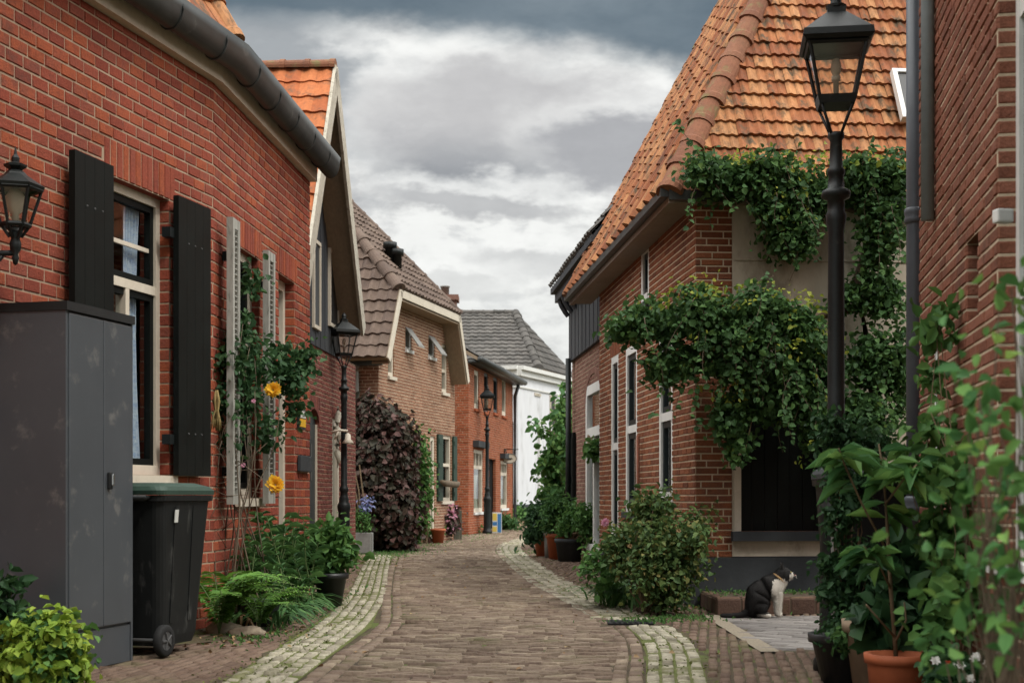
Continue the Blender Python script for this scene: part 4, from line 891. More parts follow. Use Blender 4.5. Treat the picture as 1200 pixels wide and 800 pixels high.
# ================================================================= street furniture
def lamp(loc, rot, label):
    t = thing('street_lamp', loc, label, 'street lamp', 'black lantern street lamps along the lane'); o = np.array(loc)
    m = MB(); m.lathe(o, [(.13, 0), (.13, .06), (.105, .09), (.10, .16), (.095, .2), (.09, .82), (.10, .86), (.105, .90), (.095, .94), (.072, .98), (.075, 1.02), (.062, 1.06), (.056, 1.12), (.068, 1.14), (.072, 1.165), (.066, 1.19), (.050, 1.22),
        (.047, 2.05), (.045, 2.5), (.056, 2.56), (.058, 2.60), (.048, 2.62), (.048, 2.68), (.078, 2.695), (.084, 2.715), (.078, 2.735), (.048, 2.75), (.042, 2.82), (.050, 2.83), (.050, 2.855), (.038, 2.87), (.034, 3.02), (.047, 3.04), (.047, 3.065), (.02, 3.07)], 18)
    m.build('post', M['iron'], t, smooth=True)
    m = MB(); ca, sa = math.cos(rot), math.sin(rot)
    def q(x, y, z): return o + np.array([ca * x - sa * y, sa * x + ca * y, z])
    b, tp = .098, .158
    for sx, sy in ((-1, -1), (1, -1), (1, 1), (-1, 1)): m.tube([q(sx * .025, sy * .025, 3.05), q(sx * .05, sy * .05, 3.12), q(sx * b * .9, sy * b * .9, 3.22)], .009, 6)
    m.build('bracket', M['iron'], t, smooth=True)
    m = MB()
    def ring(r0, r1, z0, z1):
        m.hexa([q(-r0, -r0, z0), q(r0, -r0, z0), q(r0, r0, z0), q(-r0, r0, z0), q(-r1, -r1, z1), q(r1, -r1, z1), q(r1, r1, z1), q(-r1, r1, z1)])
    ring(b, b + .014, 3.215, 3.262); 
    for sx, sy in ((-1, -1), (1, -1), (1, 1), (-1, 1)): m.tube([q(sx * b, sy * b, 3.25), q(sx * tp, sy * tp, 3.555)], .011, 5)
    for k in range(4):
        c4 = [(-1, -1), (1, -1), (1, 1), (-1, 1)]; (x0, y0), (x1, y1) = c4[k], c4[(k + 1) % 4]
        m.tube([q(x0 * tp, y0 * tp, 3.545), q(x1 * tp, y1 * tp, 3.545)], .014, 5)
    fr_ = m.build('lantern', M['iron'], t)
    m = MB(); ring(.18, .196, 3.555, 3.575); ring(.196, .19, 3.577, 3.615); ring(.182, .055, 3.617, 3.74); ring(.052, .05, 3.742, 3.775); m.lathe(o, [(.058, 3.776), (.06, 3.79), (.035, 3.80), (.03, 3.82), (.04, 3.835), (.03, 3.86), (.008, 3.885)], 12)
    m.build('roof', M['iron'], fr_)
    m = MB()
    for k in range(4):
        c4 = [(-1, -1), (1, -1), (1, 1), (-1, 1)]; (x0, y0), (x1, y1) = c4[k], c4[(k + 1) % 4]; e = .004
        m.quad(q(x0 * (b - e), y0 * (b - e), 3.26), q(x1 * (b - e), y1 * (b - e), 3.26), q(x1 * (tp - e), y1 * (tp - e), 3.55), q(x0 * (tp - e), y0 * (tp - e), 3.55))
    m.build('glass', M['lamp_glass'], fr_)
    m = MB(); m.lathe(o, [(.016, 3.26), (.016, 3.36), (.026, 3.362), (.026, 3.39), (.014, 3.392)], 10); m.lathe(o, [(.016, 3.391), (.028, 3.415), (.030, 3.45), (.02, 3.485), (.004, 3.49)], 12)
    m.build('bulb', M['frost'], fr_, smooth=True)
    return t
def copy_tree(o, parent=None):
    c = o.copy(); COL.objects.link(c)
    if parent is not None: c.parent = parent
    for ch in list(o.children): copy_tree(ch, c)
    return c
la = lamp((0, 0, 0), math.radians(-8), 'tall black lantern lamp in front of the orange roofed corner house')
la.location = (1.85, 8.12, 0)
lb = copy_tree(la); lb.location = (-2.41, 20.4, 0); lb.scale = (.93, .93, .93); lb.rotation_euler[2] = math.radians(35); lb['label'] = 'black lantern lamp beside the purple hedge and the gabled house'
lc = copy_tree(la); lc.location = (-.65, 37.2, 0); lc.rotation_euler[2] = math.radians(10); lc['label'] = 'small distant black lantern lamp before the bright red brick house'

# wall lantern on house A
wl0 = A1.px(18, 285, .32); pw = A1.pt(wl0[0], 0, .32); zc = wl0[1]
wl = thing('wall_lantern', (*A1.pt(wl0[0], zc, 0),), 'black six sided lantern on a bracket on the red brick wall', 'wall lamp')
o = np.array([pw[0], pw[1], 0]); z_ = lambda py: A1.px(18, py, .32)[1]
m = MB(); m.lathe(o, [(.0, z_(311)), (.012, z_(309)), (.02, z_(302)), (.014, z_(298)), (.03, z_(292)), (.032, z_(285)), (.022, z_(279)), (.04, z_(274)), (.03, z_(270)), (.02, z_(267))], 10)
s0 = A1.pt(wl0[0], z_(296), 0); m.tube([s0, np.array([pw[0], pw[1], z_(296)])], .016, 8); m.tube([s0 - Z3 * .16, A1.pt(wl0[0], z_(296) - .13, .12), A1.pt(wl0[0], z_(299), .24)], .012, 8); m.bbox(A1.pt(wl0[0], z_(298), .012), (.03, .10, .34), -math.atan2(dA1[0], dA1[1]), b=.006)
m.build('bracket', M['iron'], wl, smooth=True)
m = MB(); rb, rt = .074, .136; zb_, zt_ = z_(264), z_(222)
for k in range(6):
    a0 = math.pi / 3 * k + .3; a1 = a0 + math.pi / 3
    f = lambda r, a, z: o + np.array([r * math.cos(a), r * math.sin(a), z])
    m.tube([f(rb, a0, zb_), f(rt, a0, zt_)], .009, 5); m.tube([f(rb, a0, zb_), f(rb, a1, zb_)], .014, 5); m.tube([f(rt, a0, zt_), f(rt, a1, zt_)], .013, 5); m.tube([f(.03, a0, z_(278)), f(rb, a0, zb_)], .009, 5)
ln = m.build('lantern', M['iron'], wl)
m = MB(); m.lathe(o, [(.148, zt_ + .005), (.154, zt_ + .02), (.062, z_(205)), (.055, z_(203)), (.035, z_(199)), (.06, z_(195.5)), (.062, z_(193)), (.02, z_(190)), (.022, z_(185)), (.01, z_(181)), (.001, z_(171))], 6, rot=.3); m.build('roof', M['iron'], ln)
m = MB()
for k in range(6):
    a0 = math.pi / 3 * k + .3; a1 = a0 + math.pi / 3; e = .005; m.quad(f(rb - e, a0, zb_), f(rb - e, a1, zb_), f(rt - e, a1, zt_), f(rt - e, a0, zt_))
m.build('glass', M['lamp_glass'], ln)
m = MB(); m.lathe(o, [(.02, zb_), (.02, zb_ + .06), (.05, zb_ + .09), (.055, zb_ + .15), (.03, zb_ + .19), (.004, zb_ + .2)], 12); m.build('bulb', M['frost'], ln, smooth=True)

# grey steel cabinet
cn, cf = np.array([-2.50, 7.94]), np.array([-2.317, 8.64]); dc_ = unit(cf - cn); KW = Wall(cn, cf); KL = Wall(cn - KW.n * .46, cn)
cab = thing('storage_cabinet', (-2.6, 8.2, 0), 'tall grey steel cabinet with black top and small handle at the lower left', 'cabinet')
Hc = 2.055; m = MB()
ctr = (cn + cf) / 2 - KW.n * .225
rzc = math.atan2(dc_[1], dc_[0])
m.bbox((ctr[0], ctr[1], .03 + (Hc - .03) / 2), (KW.L - .03, .435, Hc - .06), rzc, b=.004); m.build('body', M['cabinet'], cab)
m = MB(); m.box((ctr[0], ctr[1], Hc + .004), (KW.L + .02, .50, .05), rzc); m.build('top', M['cab_top'], cab)
m = MB(); wbox(m, KW, -.004, .018, .0, Hc - .022, -.46, .012); wbox(m, KW, KW.L - .018, KW.L + .004, .0, Hc - .022, -.46, .012); wbox(m, KW, .02, KW.L - .02, .0, .22, -.02, .006); wbox(m, KL, -.0, .018, 0, Hc - .03, -.02, .010); wbox(m, KL, .02, .45, .0, .05, -.02, .008)
m.build('corner_post', M['cabinet'], cab)
sp = KW.px(118, 560)[0]
for a_, b_ in ((.024, sp - .003), (sp + .003, KW.L - .024)):
    m = MB(); m.bbox(KW.pt((a_ + b_) / 2, (.23 + Hc - .03) / 2, .008), (b_ - a_, .022, Hc - .27), rzc, b=.005); m.build('door', M['cabinet'], cab)
hs, hz = KW.px(121.5, 563); m = MB(); m.bbox(KW.pt(hs + .02, hz, .03), (.034, .022, .10), rzc, b=.008); hd = m.build('handle_plate', M['cab_top'], cab)
m = MB(); m.bbox(KW.pt(hs + .02, hz + .005, .047), (.02, .018, .07), rzc, b=.006); m.build('handle', M['chrome'], hd)

# wheelie bins
def wheelie(loc, rz, label, lidm, ribs=True):
    t = thing('wheelie_bin', loc, label, 'wheelie bin'); o = np.array(loc); ca, sa = math.cos(rz), math.sin(rz)
    q = lambda x, y, z: o + np.array([ca * x - sa * y, sa * x + ca * y, z])     # +y = hinge/wheel side
    m = MB()
    def loop(x, y0, y1, z, r=.06, n=4):
        vs = []
        for (cx, cy, a0) in ((x - r, y1 - r, 0), (-x + r, y1 - r, 90), (-x + r, y0 + r, 180), (x - r, y0 + r, 270)):
            for k in range(n + 1):
                a = math.radians(a0 + 90 * k / n); vs.append(q(cx + r * math.cos(a), cy + r * math.sin(a), z))
        return vs
    rows = [loop(.215, -.23, .20, .06), loop(.225, -.26, .215, .12), loop(.235, -.275, .225, .30), loop(.27, -.335, .285, .90), loop(.275, -.34, .29, .96), loop(.293, -.362, .31, .965), loop(.296, -.365, .312, 1.0), loop(.28, -.35, .30, 1.0)]
    k = len(rows[0]); vs = [p for r in rows for p in r]
    m.add(vs, [(i * k + j, i * k + (j + 1) % k, (i + 1) * k + (j + 1) % k, (i + 1) * k + j) for i in range(len(rows) - 1) for j in range(k)] + [tuple(range(k - 1, -1, -1))])
    for s in (-1, 1) if ribs else ():        # ribs on the sides
        for yy in (-.12, .10): m.hexa([q(s * .222, yy - .02, .2), q(s * .236, yy - .02, .2), q(s * .236, yy + .02, .2), q(s * .222, yy + .02, .2), q(s * .262, yy - .02, .93), q(s * .276, yy - .02, .93), q(s * .276, yy + .02, .93), q(s * .262, yy + .02, .93)])
    m.build('body', M['bin'], t)
    m = MB(); rows = [loop(.298, -.372, .325, 1.003), loop(.30, -.375, .33, 1.03), loop(.285, -.35, .31, 1.055, .08), loop(.24, -.25, .25, 1.078, .1)]; vs = [p for r in rows for p in r]
    m.add(vs, [(i * k + j, i * k + (j + 1) % k, (i + 1) * k + (j + 1) % k, (i + 1) * k + j) for i in range(3) for j in range(k)] + [tuple(range(3 * k, 4 * k)), tuple(range(k - 1, -1, -1))])
    m.build('lid', M[lidm], t)
    m = MB(); m.tube([q(-.22, .375, .985), q(.22, .375, .985)], .017, 8)
    for x in (-.2, 0, .2): m.tube([q(x, .30, .985), q(x, .375, .985)], .016, 6)
    m.build('handle', M['bin'], t, smooth=True)
    m = MB(); m.tube([q(-.25, .235, .10), q(.25, .235, .10)], .012, 8); m.build('axle', M['hub'], t)
    for s in (-1, 1):
        m = MB(); r = .10; prof = [(.06, -.024), (.088, -.026), (.1, -.016), (.1, .016), (.088, .026), (.06, .024)]; n = 20; vs = []
        for (rr, w) in prof:
            for j in range(n): a = 2 * math.pi * j / n; vs.append(q(s * .262 + w, .235 + rr * math.cos(a), .10 + rr * math.sin(a)))
        m.add(vs, [(i * n + j, i * n + (j + 1) % n, (i + 1) * n + (j + 1) % n, (i + 1) * n + j) for i in range(5) for j in range(n)])
        w_ = m.build('wheel', M['rubber'], t, smooth=True)
        m = MB(); vs = [q(s * .262 + w, .235 + rr * math.cos(2 * math.pi * j / n), .10 + rr * math.sin(2 * math.pi * j / n)) for (rr, w) in ((.061, -.02), (.061, .02)) for j in range(n)]
        m.add(vs, [tuple(range(n)), tuple(range(n, 2 * n))] + [(j, (j + 1) % n, n + (j + 1) % n, n + j) for j in range(n)])
        for j in range(5):
            a = 2 * math.pi * j / 5; m.tube([q(s * .286, .235, .10), q(s * .286, .235 + .055 * math.cos(a), .10 + .055 * math.sin(a))], .007, 5)
        m.lathe(q(s * .262, .235, .10), [(.0, 0)], 3) if False else None
        m.build('rim', M['hub'], w_)
    return t, q
wb, q = wheelie((-2.335, 9.10, 0), math.radians(163), 'black wheelie bin with a green lid beside the grey cabinet', 'bin_lid')
m = MB(); c_s = [(-.277, .10, .83), (-.277, .14, .83), (-.284, .14, .91), (-.284, .10, .91)]
m.add([q(*c) for c in c_s] + [q(c[0] - .004, c[1], c[2]) for c in c_s], [(0, 1, 2, 3), (4, 5, 6, 7), (0, 1, 5, 4), (1, 2, 6, 5), (2, 3, 7, 6), (3, 0, 4, 7)]); m.build('sticker', M['sticker'], wb)
wb2, _ = wheelie((2.235, 8.98, 0), math.radians(176), 'dark wheelie bin half hidden by plants behind the grey downpipe', 'plinth', False); wb2.scale = (1.0, 1.0, 1.1)

# hanging oval shop sign on house D
sg = thing('hanging_sign', (*DW.pt(DW.px(589, 530)[0], 2.6, 0),), 'cream oval sign hanging from a curly iron bracket on the bright red house', 'sign')
Ds = 41.5; c1 = P(597, 537, Ds); n3 = np.array([*DW.n, 0]); base = P(588, 528, Ds)
m = MB(); ax = np.array([1, 0, 0])
for i, (rx, rz_, o_) in enumerate(((.22, .155, 0.0),)):
    n = 28; vs = [c1 + np.array([rx * math.cos(2 * math.pi * j / n), y, rz_ * math.sin(2 * math.pi * j / n)]) for y in (-.02, .02) for j in range(n)]
    m.add(vs, [tuple(range(n)), tuple(range(2 * n - 1, n - 1, -1))] + [(j, (j + 1) % n, n + (j + 1) % n, n + j) for j in range(n)])
bd = m.build('board', M['cream'], sg)
m = MB(); m.tube([c1 + np.array([.205 * math.cos(t), -.022, .14 * math.sin(t)]) for t in np.linspace(0, 6.283, 29)], .009, 5)
m.tube([c1 + np.array([-.09 + .18 * k / 8, -.024, .012 * math.sin(k * 2.2)]) for k in range(9)], .016, 5); m.tube([c1 + np.array([-.05 + .1 * k / 6, -.024, -.03 + .006 * math.sin(k * 2.6)]) for k in range(7)], .010, 5)
m.build('lettering', M['dark_door'], bd)
m = MB(); w0 = c1 + np.array([-.62, .05, .27]); w0 = DW.pt(float((np.array([c1[0], c1[1]]) - DW.p0) @ DW.d), c1[2] + .27, 0)
m.tube([w0, c1 + np.array([.26, 0, .27])], .016, 6); m.tube([c1 + np.array([-.13, 0, .27]), c1 + np.array([-.13, 0, .13])], .008, 5); m.tube([c1 + np.array([.13, 0, .27]), c1 + np.array([.13, 0, .13])], .008, 5)
sc = [w0 * (1 - .25 - .25 * math.cos(t) * .8) + c1 * 0 + (c1 + np.array([0, 0, .27])) * (.25 + .25 * math.cos(t) * .8) + Z3 * (-.13 + .12 * math.sin(t)) for t in np.linspace(0, 5.4, 20)]; m.tube(sc, .012, 5)
m.build('bracket', M['iron'], sg, smooth=True)

# small standing board at the lamp foot
sb = thing('standing_board', (*G(583, 624), 0), 'small blue and yellow standing board at the foot of the distant lamp', 'board')
Db = F_PX / (624 - 580); xx = lambda px: (px - 600) / F_PX * Db; zz = lambda py: 1 + (580 - py) / F_PX * Db
m = MB(); x0, x1, yb, zt = xx(577), xx(588), Db, zz(600); m.hexa([(x0, yb - .02, .0), (x1, yb - .02, .0), (x1, yb + .02, .0), (x0, yb + .02, .0), (x0, yb + .10, zt), (x1, yb + .10, zt), (x1, yb + .14, zt), (x0, yb + .14, zt)]); m.build('panel', M['sticker'], sb)
def patch(x_0, x_1, t0, t1, mt, nm):
    m = MB(); g = lambda x, t, e: (x, yb - .02 + .12 * t - e, zt * t); m.hexa([g(x_0, t0, .006), g(x_1, t0, .006), g(x_1, t0, .001), g(x_0, t0, .001), g(x_0, t1, .006), g(x_1, t1, .006), g(x_1, t1, .001), g(x_0, t1, .001)]); m.build(nm, M[mt], sb)
M['board_blue'] = mat('board_blue', [(.03, .12, .28), (.04, .16, .34)], rough=.6, namt=.1); M['board_yellow'] = mat('board_yellow', [(.5, .36, .06), (.55, .4, .08)], rough=.6, namt=.1)
w_ = x1 - x0; patch(x0 + w_ * .55, x1 - w_ * .06, .03, .93, 'board_blue', 'blue_field'); patch(x0 + w_ * .03, x0 + w_ * .48, .60, .95, 'board_yellow', 'yellow_field'); patch(x0 + w_ * .03, x0 + w_ * .48, .06, .30, 'board_yellow', 'yellow_field'); patch(x0 + w_ * .03, x0 + w_ * .5, .36, .54, 'board_blue', 'blue_field')
# wooden gate between the brown-roofed and the red house
gt = thing('wooden_gate', (-1.25, 31.9, 0), 'low grey green plank gate between the pale and the bright red brick houses', 'gate'); m = MB()
for i in range(4): m.box((-1.305 + i * .052, 31.9, .33), (.048, .02, .64 + .02 * (i % 2)))
m.build('planks', M['gate_wood'], gt); m = MB(); m.box((-1.227, 31.925, .14), (.2, .03, .06)); m.build('rail', M['gate_wood'], gt); m = MB(); m.box((-1.227, 31.925, .54), (.2, .03, .06)); m.build('rail', M['gate_wood'], gt)
# grey planter box by the hedge
pb = thing('planter_box', (*G(423, 648), 0), 'square grey planter box with lavender beside the purple hedge', 'planter'); c = G(423, 648); Dp = c[1]
m = MB(); wd = 22 / F_PX * Dp; hgt = 24 / F_PX * Dp
for (x, y, sx, sy) in ((0, -wd / 2, wd, .04), (0, wd / 2, wd, .04), (-wd / 2, 0, .04, wd - .05), (wd / 2, 0, .04, wd - .05)): m.bbox((c[0] + x, c[1] + .2 + y, hgt / 2), (sx, sy, hgt), b=.008)
m.build('box', M['grey_pot'], pb); m = MB(); m.box((c[0], c[1] + .2, hgt - .06), (wd - .06, wd - .06, .02)); m.build('soil', M['soil'], pb)
# iron drain grate
dg = thing('drain_cover', (.93, 11.25, 0), 'small dark iron drain grate in the gutter at the bend near the shrub', 'drain'); m = MB()
m.box((.93, 11.25, -.004), (.36, .30, .012)); m.build('frame', M['rubber'], dg); m = MB()
for i in range(7): m.box((.80 + i * .043, 11.25, .004), (.022, .26, .008))
m.build('grate', M['iron'], dg)
# straw ornaments: on the door frame of B and on the lamp
def garland(name, c, h, label, cat, mt='wood_barge'):
    t = thing(name, tuple(c), label, cat); m = MB(); m.tube([c + Z3 * (h * (.5 - k / 8)) + np.array([.015 * math.sin(k * 2), 0, 0]) for k in range(9)], [.02, .05, .04, .055, .045, .04, .05, .03, .012], 8); m.build('body', M[mt], t, smooth=True); return t
c = BW.pt(BW.px(391, 515)[0], BW.px(391, 512)[1], .06); garland('straw_ornament', c, .9, 'long cream straw ornament hanging by the cream door frame', 'ornament')
c = np.array([-2.41, 20.3, 1 + (580 - 515) / F_PX * 20.4]); t = thing('bell_ornament', tuple(c), 'cream bell shaped ornament tied to the lamp post by the hedge', 'ornament'); m = MB()
m.lathe(c + np.array([.07, -.02, 0]), [(.008, .09), (.035, .075), (.045, 0), (.085, -.05), (.08, -.055)], 14); m.build('bell', M['cream'], t, smooth=True); m = MB(); m.tube([c + np.array([-.16, -.02, .1]), c + np.array([-.06, -.02, .13]), c + np.array([.07, -.02, .12])], .02, 6); m.tube([c + np.array([-.12, -.02, .0]), c + np.array([-.06, -.02, .12])], .015, 6); m.build('ribbon', M['cream'], t, smooth=True)
M['straw'] = mat('straw', [(.20, .14, .05), (.30, .22, .09)], rough=.8)
# straw face ornament by the rose
c = P(254, 478, 10.3); t = thing('straw_figure', tuple(c), 'golden straw bundle hanging among the rose stems', 'ornament'); m = MB()
for k in range(26):
    a = rng.uniform(0, 6.28); r = rng.uniform(.008, .032); d = np.array([math.cos(a), math.sin(a) * .6, 0]); m.tube([c + Z3 * .13 + d * r * .3, c + Z3 * .05 + d * r, c - Z3 * .02 + d * r * .5, c - Z3 * .09 + d * r * 1.3, c - Z3 * rng.uniform(.13, .18) + d * r * 1.6], [.004, .006, .005, .004, .002], 5)
m.build('weave', M['straw'], t, smooth=True)

# ================================================================= CAT (skin + subdivision, one continuous body)
def skinned(name, joints, edges, parent, mats, lvl=2):
    me = bpy.data.meshes.new(name); me.from_pydata([tuple(j[0]) for j in joints], edges, [])
    o = bpy.data.objects.new(name + '_rig', me); COL.objects.link(o)
    sk = o.modifiers.new('s', 'SKIN'); sk.use_smooth_shade = True
    for i, j in enumerate(joints):
        r = j[1]; me.skin_vertices[0].data[i].radius = (r, r) if not isinstance(r, tuple) else r
    me.skin_vertices[0].data[0].use_root = True
    sb_ = o.modifiers.new('d', 'SUBSURF'); sb_.levels = lvl; sb_.render_levels = lvl
    dg_ = bpy.context.evaluated_depsgraph_get(); dg_.update()
    nm = bpy.data.meshes.new_from_object(o.evaluated_get(dg_)); bpy.data.objects.remove(o, do_unlink=True)
    nm.name = name
    return nm
cc_ = np.array([2.085, 11.66, 0.0]); S = .40 / 57.0       # metres per photo pixel at the cat
def cp(px, py, y=0.0): return np.array([(px - 897) * S, y, (722 - py) * S])
J = [(cp(885.5, 706), .112), (cp(889.5, 695), .105), (cp(897, 687), .092), (cp(906.5, 685.5), .090), (cp(912, 678), .058), (cp(917, 672), .066), (cp(920.5, 671), .058), (cp(925.5, 673.2), .030), (cp(928.5, 673.8), .018),
     (cp(909, 692, -.034), .052), (cp(909.5, 703, -.040), .031), (cp(909.5, 712, -.042), .024), (cp(910, 718.5, -.042), .022), (cp(913.5, 719.8, -.044), .019),
     (cp(910, 692, .034), .052), (cp(912, 703, .038), .031), (cp(912.5, 712, .038), .024), (cp(913, 718.5, .038), .022), (cp(916.5, 719.8, .038), .019),
     (cp(886, 711, -.055), .070), (cp(893, 711, -.078), .05), (cp(889, 717, -.078), .026), (cp(896, 719.3, -.08), .022), (cp(901, 719.6, -.08), .018),
     (cp(886, 711, .055), .070), (cp(893, 711, .078), .05), (cp(889, 717, .078), .026), (cp(898, 719.3, .08), .022), (cp(903, 719.6, .08), .018),
     (cp(877, 715, .0), .034), (cp(870, 718.5, -.02), .025), (cp(861, 719.6, -.04), .021), (cp(851, 719.8, -.03), .019), (cp(843, 719.8, .0), .014)]
for _k in range(len(J)): J[_k] = (J[_k][0], J[_k][1] * 1.12)
E = [(0, 1), (1, 2), (2, 3), (3, 4), (4, 5), (5, 6), (6, 7), (7, 8), (3, 9), (9, 10), (10, 11), (11, 12), (12, 13), (3, 14), (14, 15), (15, 16), (16, 17), (17, 18),
     (0, 19), (19, 20), (20, 21), (21, 22), (22, 23), (0, 24), (24, 25), (25, 26), (26, 27), (27, 28), (0, 29), (29, 30), (30, 31), (31, 32), (32, 33)]
cat = thing('cat', tuple(cc_), 'black and white cat sitting on the paving looking right', 'cat')
me = skinned('body', J, E, None, None, 3)
M['fur_black'] = mat('black_fur', [(.005, .0045, .0045), (.012, .010, .009)], rough=.75, nscale=30, namt=.4, bump=.5, bscale=260, stretch=(1, 1, .4)); M['fur_white'] = mat('white_fur', [(.55, .50, .43), (.70, .66, .59)], rough=.85, nscale=25, namt=.2, bump=.5, bscale=240, stretch=(1, 1, .4))
M['collar'] = mat('tan_collar', [(.32, .19, .08), (.42, .27, .13)], rough=.8); M['eye'] = mat('cat_eye', [(.25, .22, .05), (.3, .26, .08)], rough=.15, spec=.6, namt=0); M['nose'] = mat('cat_nose', [(.25, .1, .09), (.3, .12, .1)], rough=.5, namt=0)
me.materials.clear(); me.materials.append(M['fur_black']); me.materials.append(M['fur_white']); me.materials.append(M['collar'])
cs_ = [v.co.copy() for v in me.vertices]
for p in me.polygons:
    c = p.center; x = 897 + c.x / S; y = 722 - c.z / S; nz_ = mnoise.noise(Vector((c.x * 22, c.y * 22, c.z * 22))) * 1.6
    w = 0
    if y > 679 and x > 901.5 + nz_ and y < 723: w = 1
    if x > 904.5 + nz_ and y > 676.5 and x < 918: w = 1
    if x > 923.2 + nz_ * .4 and y > 671.6 - (x - 923) * .7: w = 1
    if y > 717.0 and x > 884 and c.y < -.05: w = 1
    if y > 717 and x > 893: w = 1
    p.material_index = w; p.use_smooth = True
body = bpy.data.objects.new('body', me); COL.objects.link(body); body.parent = cat; ORG['body'] = cc_
for s in (-1, 1):
    m = MB(); b_ = cc_ + cp(915.8, 664.2, s * .030); tp_ = cc_ + cp(914.6, 657.2, s * .044)
    vs = [b_ + np.array([.020, -s * .006, -.010]), b_ + np.array([.002, -s * .020, .004]), b_ + np.array([-.022, -s * .004, -.008]), b_ + np.array([-.006, s * .020, -.018]), tp_]
    m.add(vs, [(0, 1, 4), (1, 2, 4), (2, 3, 4), (3, 0, 4), (0, 1, 2, 3)]); m.build('ear', M['fur_black'], cat)
    m = MB(); e_ = cc_ + cp(924.8, 669.2, s * .030); m.lathe(e_ - Z3 * .007, [(.001, 0), (.006, .002), (.008, .007), (.006, .012), (.001, .014)], 8); m.build('eye', M['eye'], cat, smooth=True)
m = MB(); e_ = cc_ + cp(930.6, 672.8, 0); m.lathe(e_, [(.001, -.004), (.007, -.002), (.007, .003), (.001, .005)], 8); m.build('nose', M['nose'], cat, smooth=True)
m = MB(); c = cc_ + cp(912.6, 677.2); ax_ = unit(cp(917, 672) - cp(908, 682)); u_ = np.cross(ax_, [0, 1, 0])
m.tube([c + .058 * (math.cos(t) * u_ + math.sin(t) * np.array([0, 1, 0])) for t in np.linspace(0, 6.283, 25)], .013, 6); m.build('collar', M['collar'], cat, smooth=True)
# ================================================================= vegetation
def nrm(a): return a / (np.linalg.norm(a, axis=-1, keepdims=True) + 1e-9)
def leaf_mesh(name, B, T, N, size, w, m, par=None, fold=.18, droop=.15, smooth=False):
    """6-vertex folded leaves. B base points, T growth directions, N face normals"""
    n = len(B); T = nrm(T); N = nrm(N - T * np.sum(N * T, 1, keepdims=True)); X = np.cross(T, N); s = np.asarray(size).reshape(-1, 1) * np.ones((n, 1)); W = s * (w * (1 + rng.normal(0, .12, (n, 1))))
    V = np.empty((n, 6, 3)); V[:, 0] = B; V[:, 3] = B + T * s - N * s * droop
    V[:, 1] = B + T * s * .28 - X * W * .82 + N * s * fold; V[:, 2] = B + T * s * .66 - X * W * .78 + N * s * fold * .6
    V[:, 5] = B + T * s * .28 + X * W * .82 + N * s * fold; V[:, 4] = B + T * s * .66 + X * W * .78 + N * s * fold * .6
    f = np.array([(0, 3, 2, 1), (0, 5, 4, 3)]); Q = (f[None] + 6 * np.arange(n)[:, None, None]).reshape(-1, 4)
    return np_mesh(name, V.reshape(-1, 3), Q, m, par)
def clumps(blobs, k, shell=.55):
    b = np.array(blobs, float); wt = b[:, 3] * b[:, 5] + .3 * b[:, 4] * (b[:, 3] + b[:, 5]); wt /= wt.sum()
    i = rng.choice(len(b), k, p=wt); d = nrm(rng.normal(size=(k, 3))); r = shell + (1.06 - shell) * rng.random((k, 1)) ** .7
    return b[i, :3] + d * r * b[i, 3:6], nrm(d / b[i, 3:6]), i
def foliage(name, blobs, k, per, spread, size, m, par=None, w=.36, up=.5, out=.8, rnd=.7, shell=.55, zmin=None, hang=.5, droop=.15, fold=.18):
    C, O, _ = clumps(blobs, k, shell)
    cs = (1 + rng.normal(0, .25, (k, 1))).clip(.4, 1.7)
    P_ = np.repeat(C, per, 0) + rng.normal(size=(k * per, 3)) * spread * np.repeat(cs, per, 0)
    N = nrm(np.repeat(O, per, 0) * out + np.array([0, 0, up]) + rng.normal(size=(k * per, 3)) * rnd)
    T = rng.normal(size=(k * per, 3)) + np.repeat(O, per, 0) * .5 + np.array([0, 0, -hang]); T = T - N * np.sum(T * N, 1, keepdims=True)
    if zmin is not None: ok = P_[:, 2] > zmin; P_, N, T = P_[ok], N[ok], T[ok]
    sz = size * (1 + rng.normal(0, .25, len(P_))).clip(.4, 1.6)
    return leaf_mesh(name, P_, T, N, sz, w, m, par, droop=droop, fold=fold), C
def blob(px, py, rx, ry, D, rd): c = P(px, py, D); return (*c, rx * D / F_PX, rd, ry * D / F_PX)
def jit(bl, k=6, lo=.34, hi=.62, off=.68):
    out = []
    for b in bl:
        for _ in range(k):
            d = nrm(rng.normal(size=3)) * rng.uniform(.3, 1) * off; f = rng.uniform(lo, hi); out.append((b[0] + d[0] * b[3], b[1] + d[1] * b[4], b[2] + d[2] * b[5], b[3] * f, b[4] * f, b[5] * f))
    return out
def stems(name, base, tips, r, m, par, sag=.1, n=5, wob=.03):
    mb = MB()
    for t in tips:
        b = np.array(base[rng.integers(len(base))] if hasattr(base[0], '__len__') else base, float); t = np.array(t); L = np.linalg.norm(t - b)
        pts = [b + (t - b) * u + np.array([rng.normal(0, wob), rng.normal(0, wob), sag * L * math.sin(math.pi * u) + rng.normal(0, wob * .5)]) * (0 < u < 1) for u in np.linspace(0, 1, n)]
        mb.tube(pts, list(np.linspace(r, r * .35, n)), 5, cap=False)
    return mb.build(name, m, par, smooth=True)
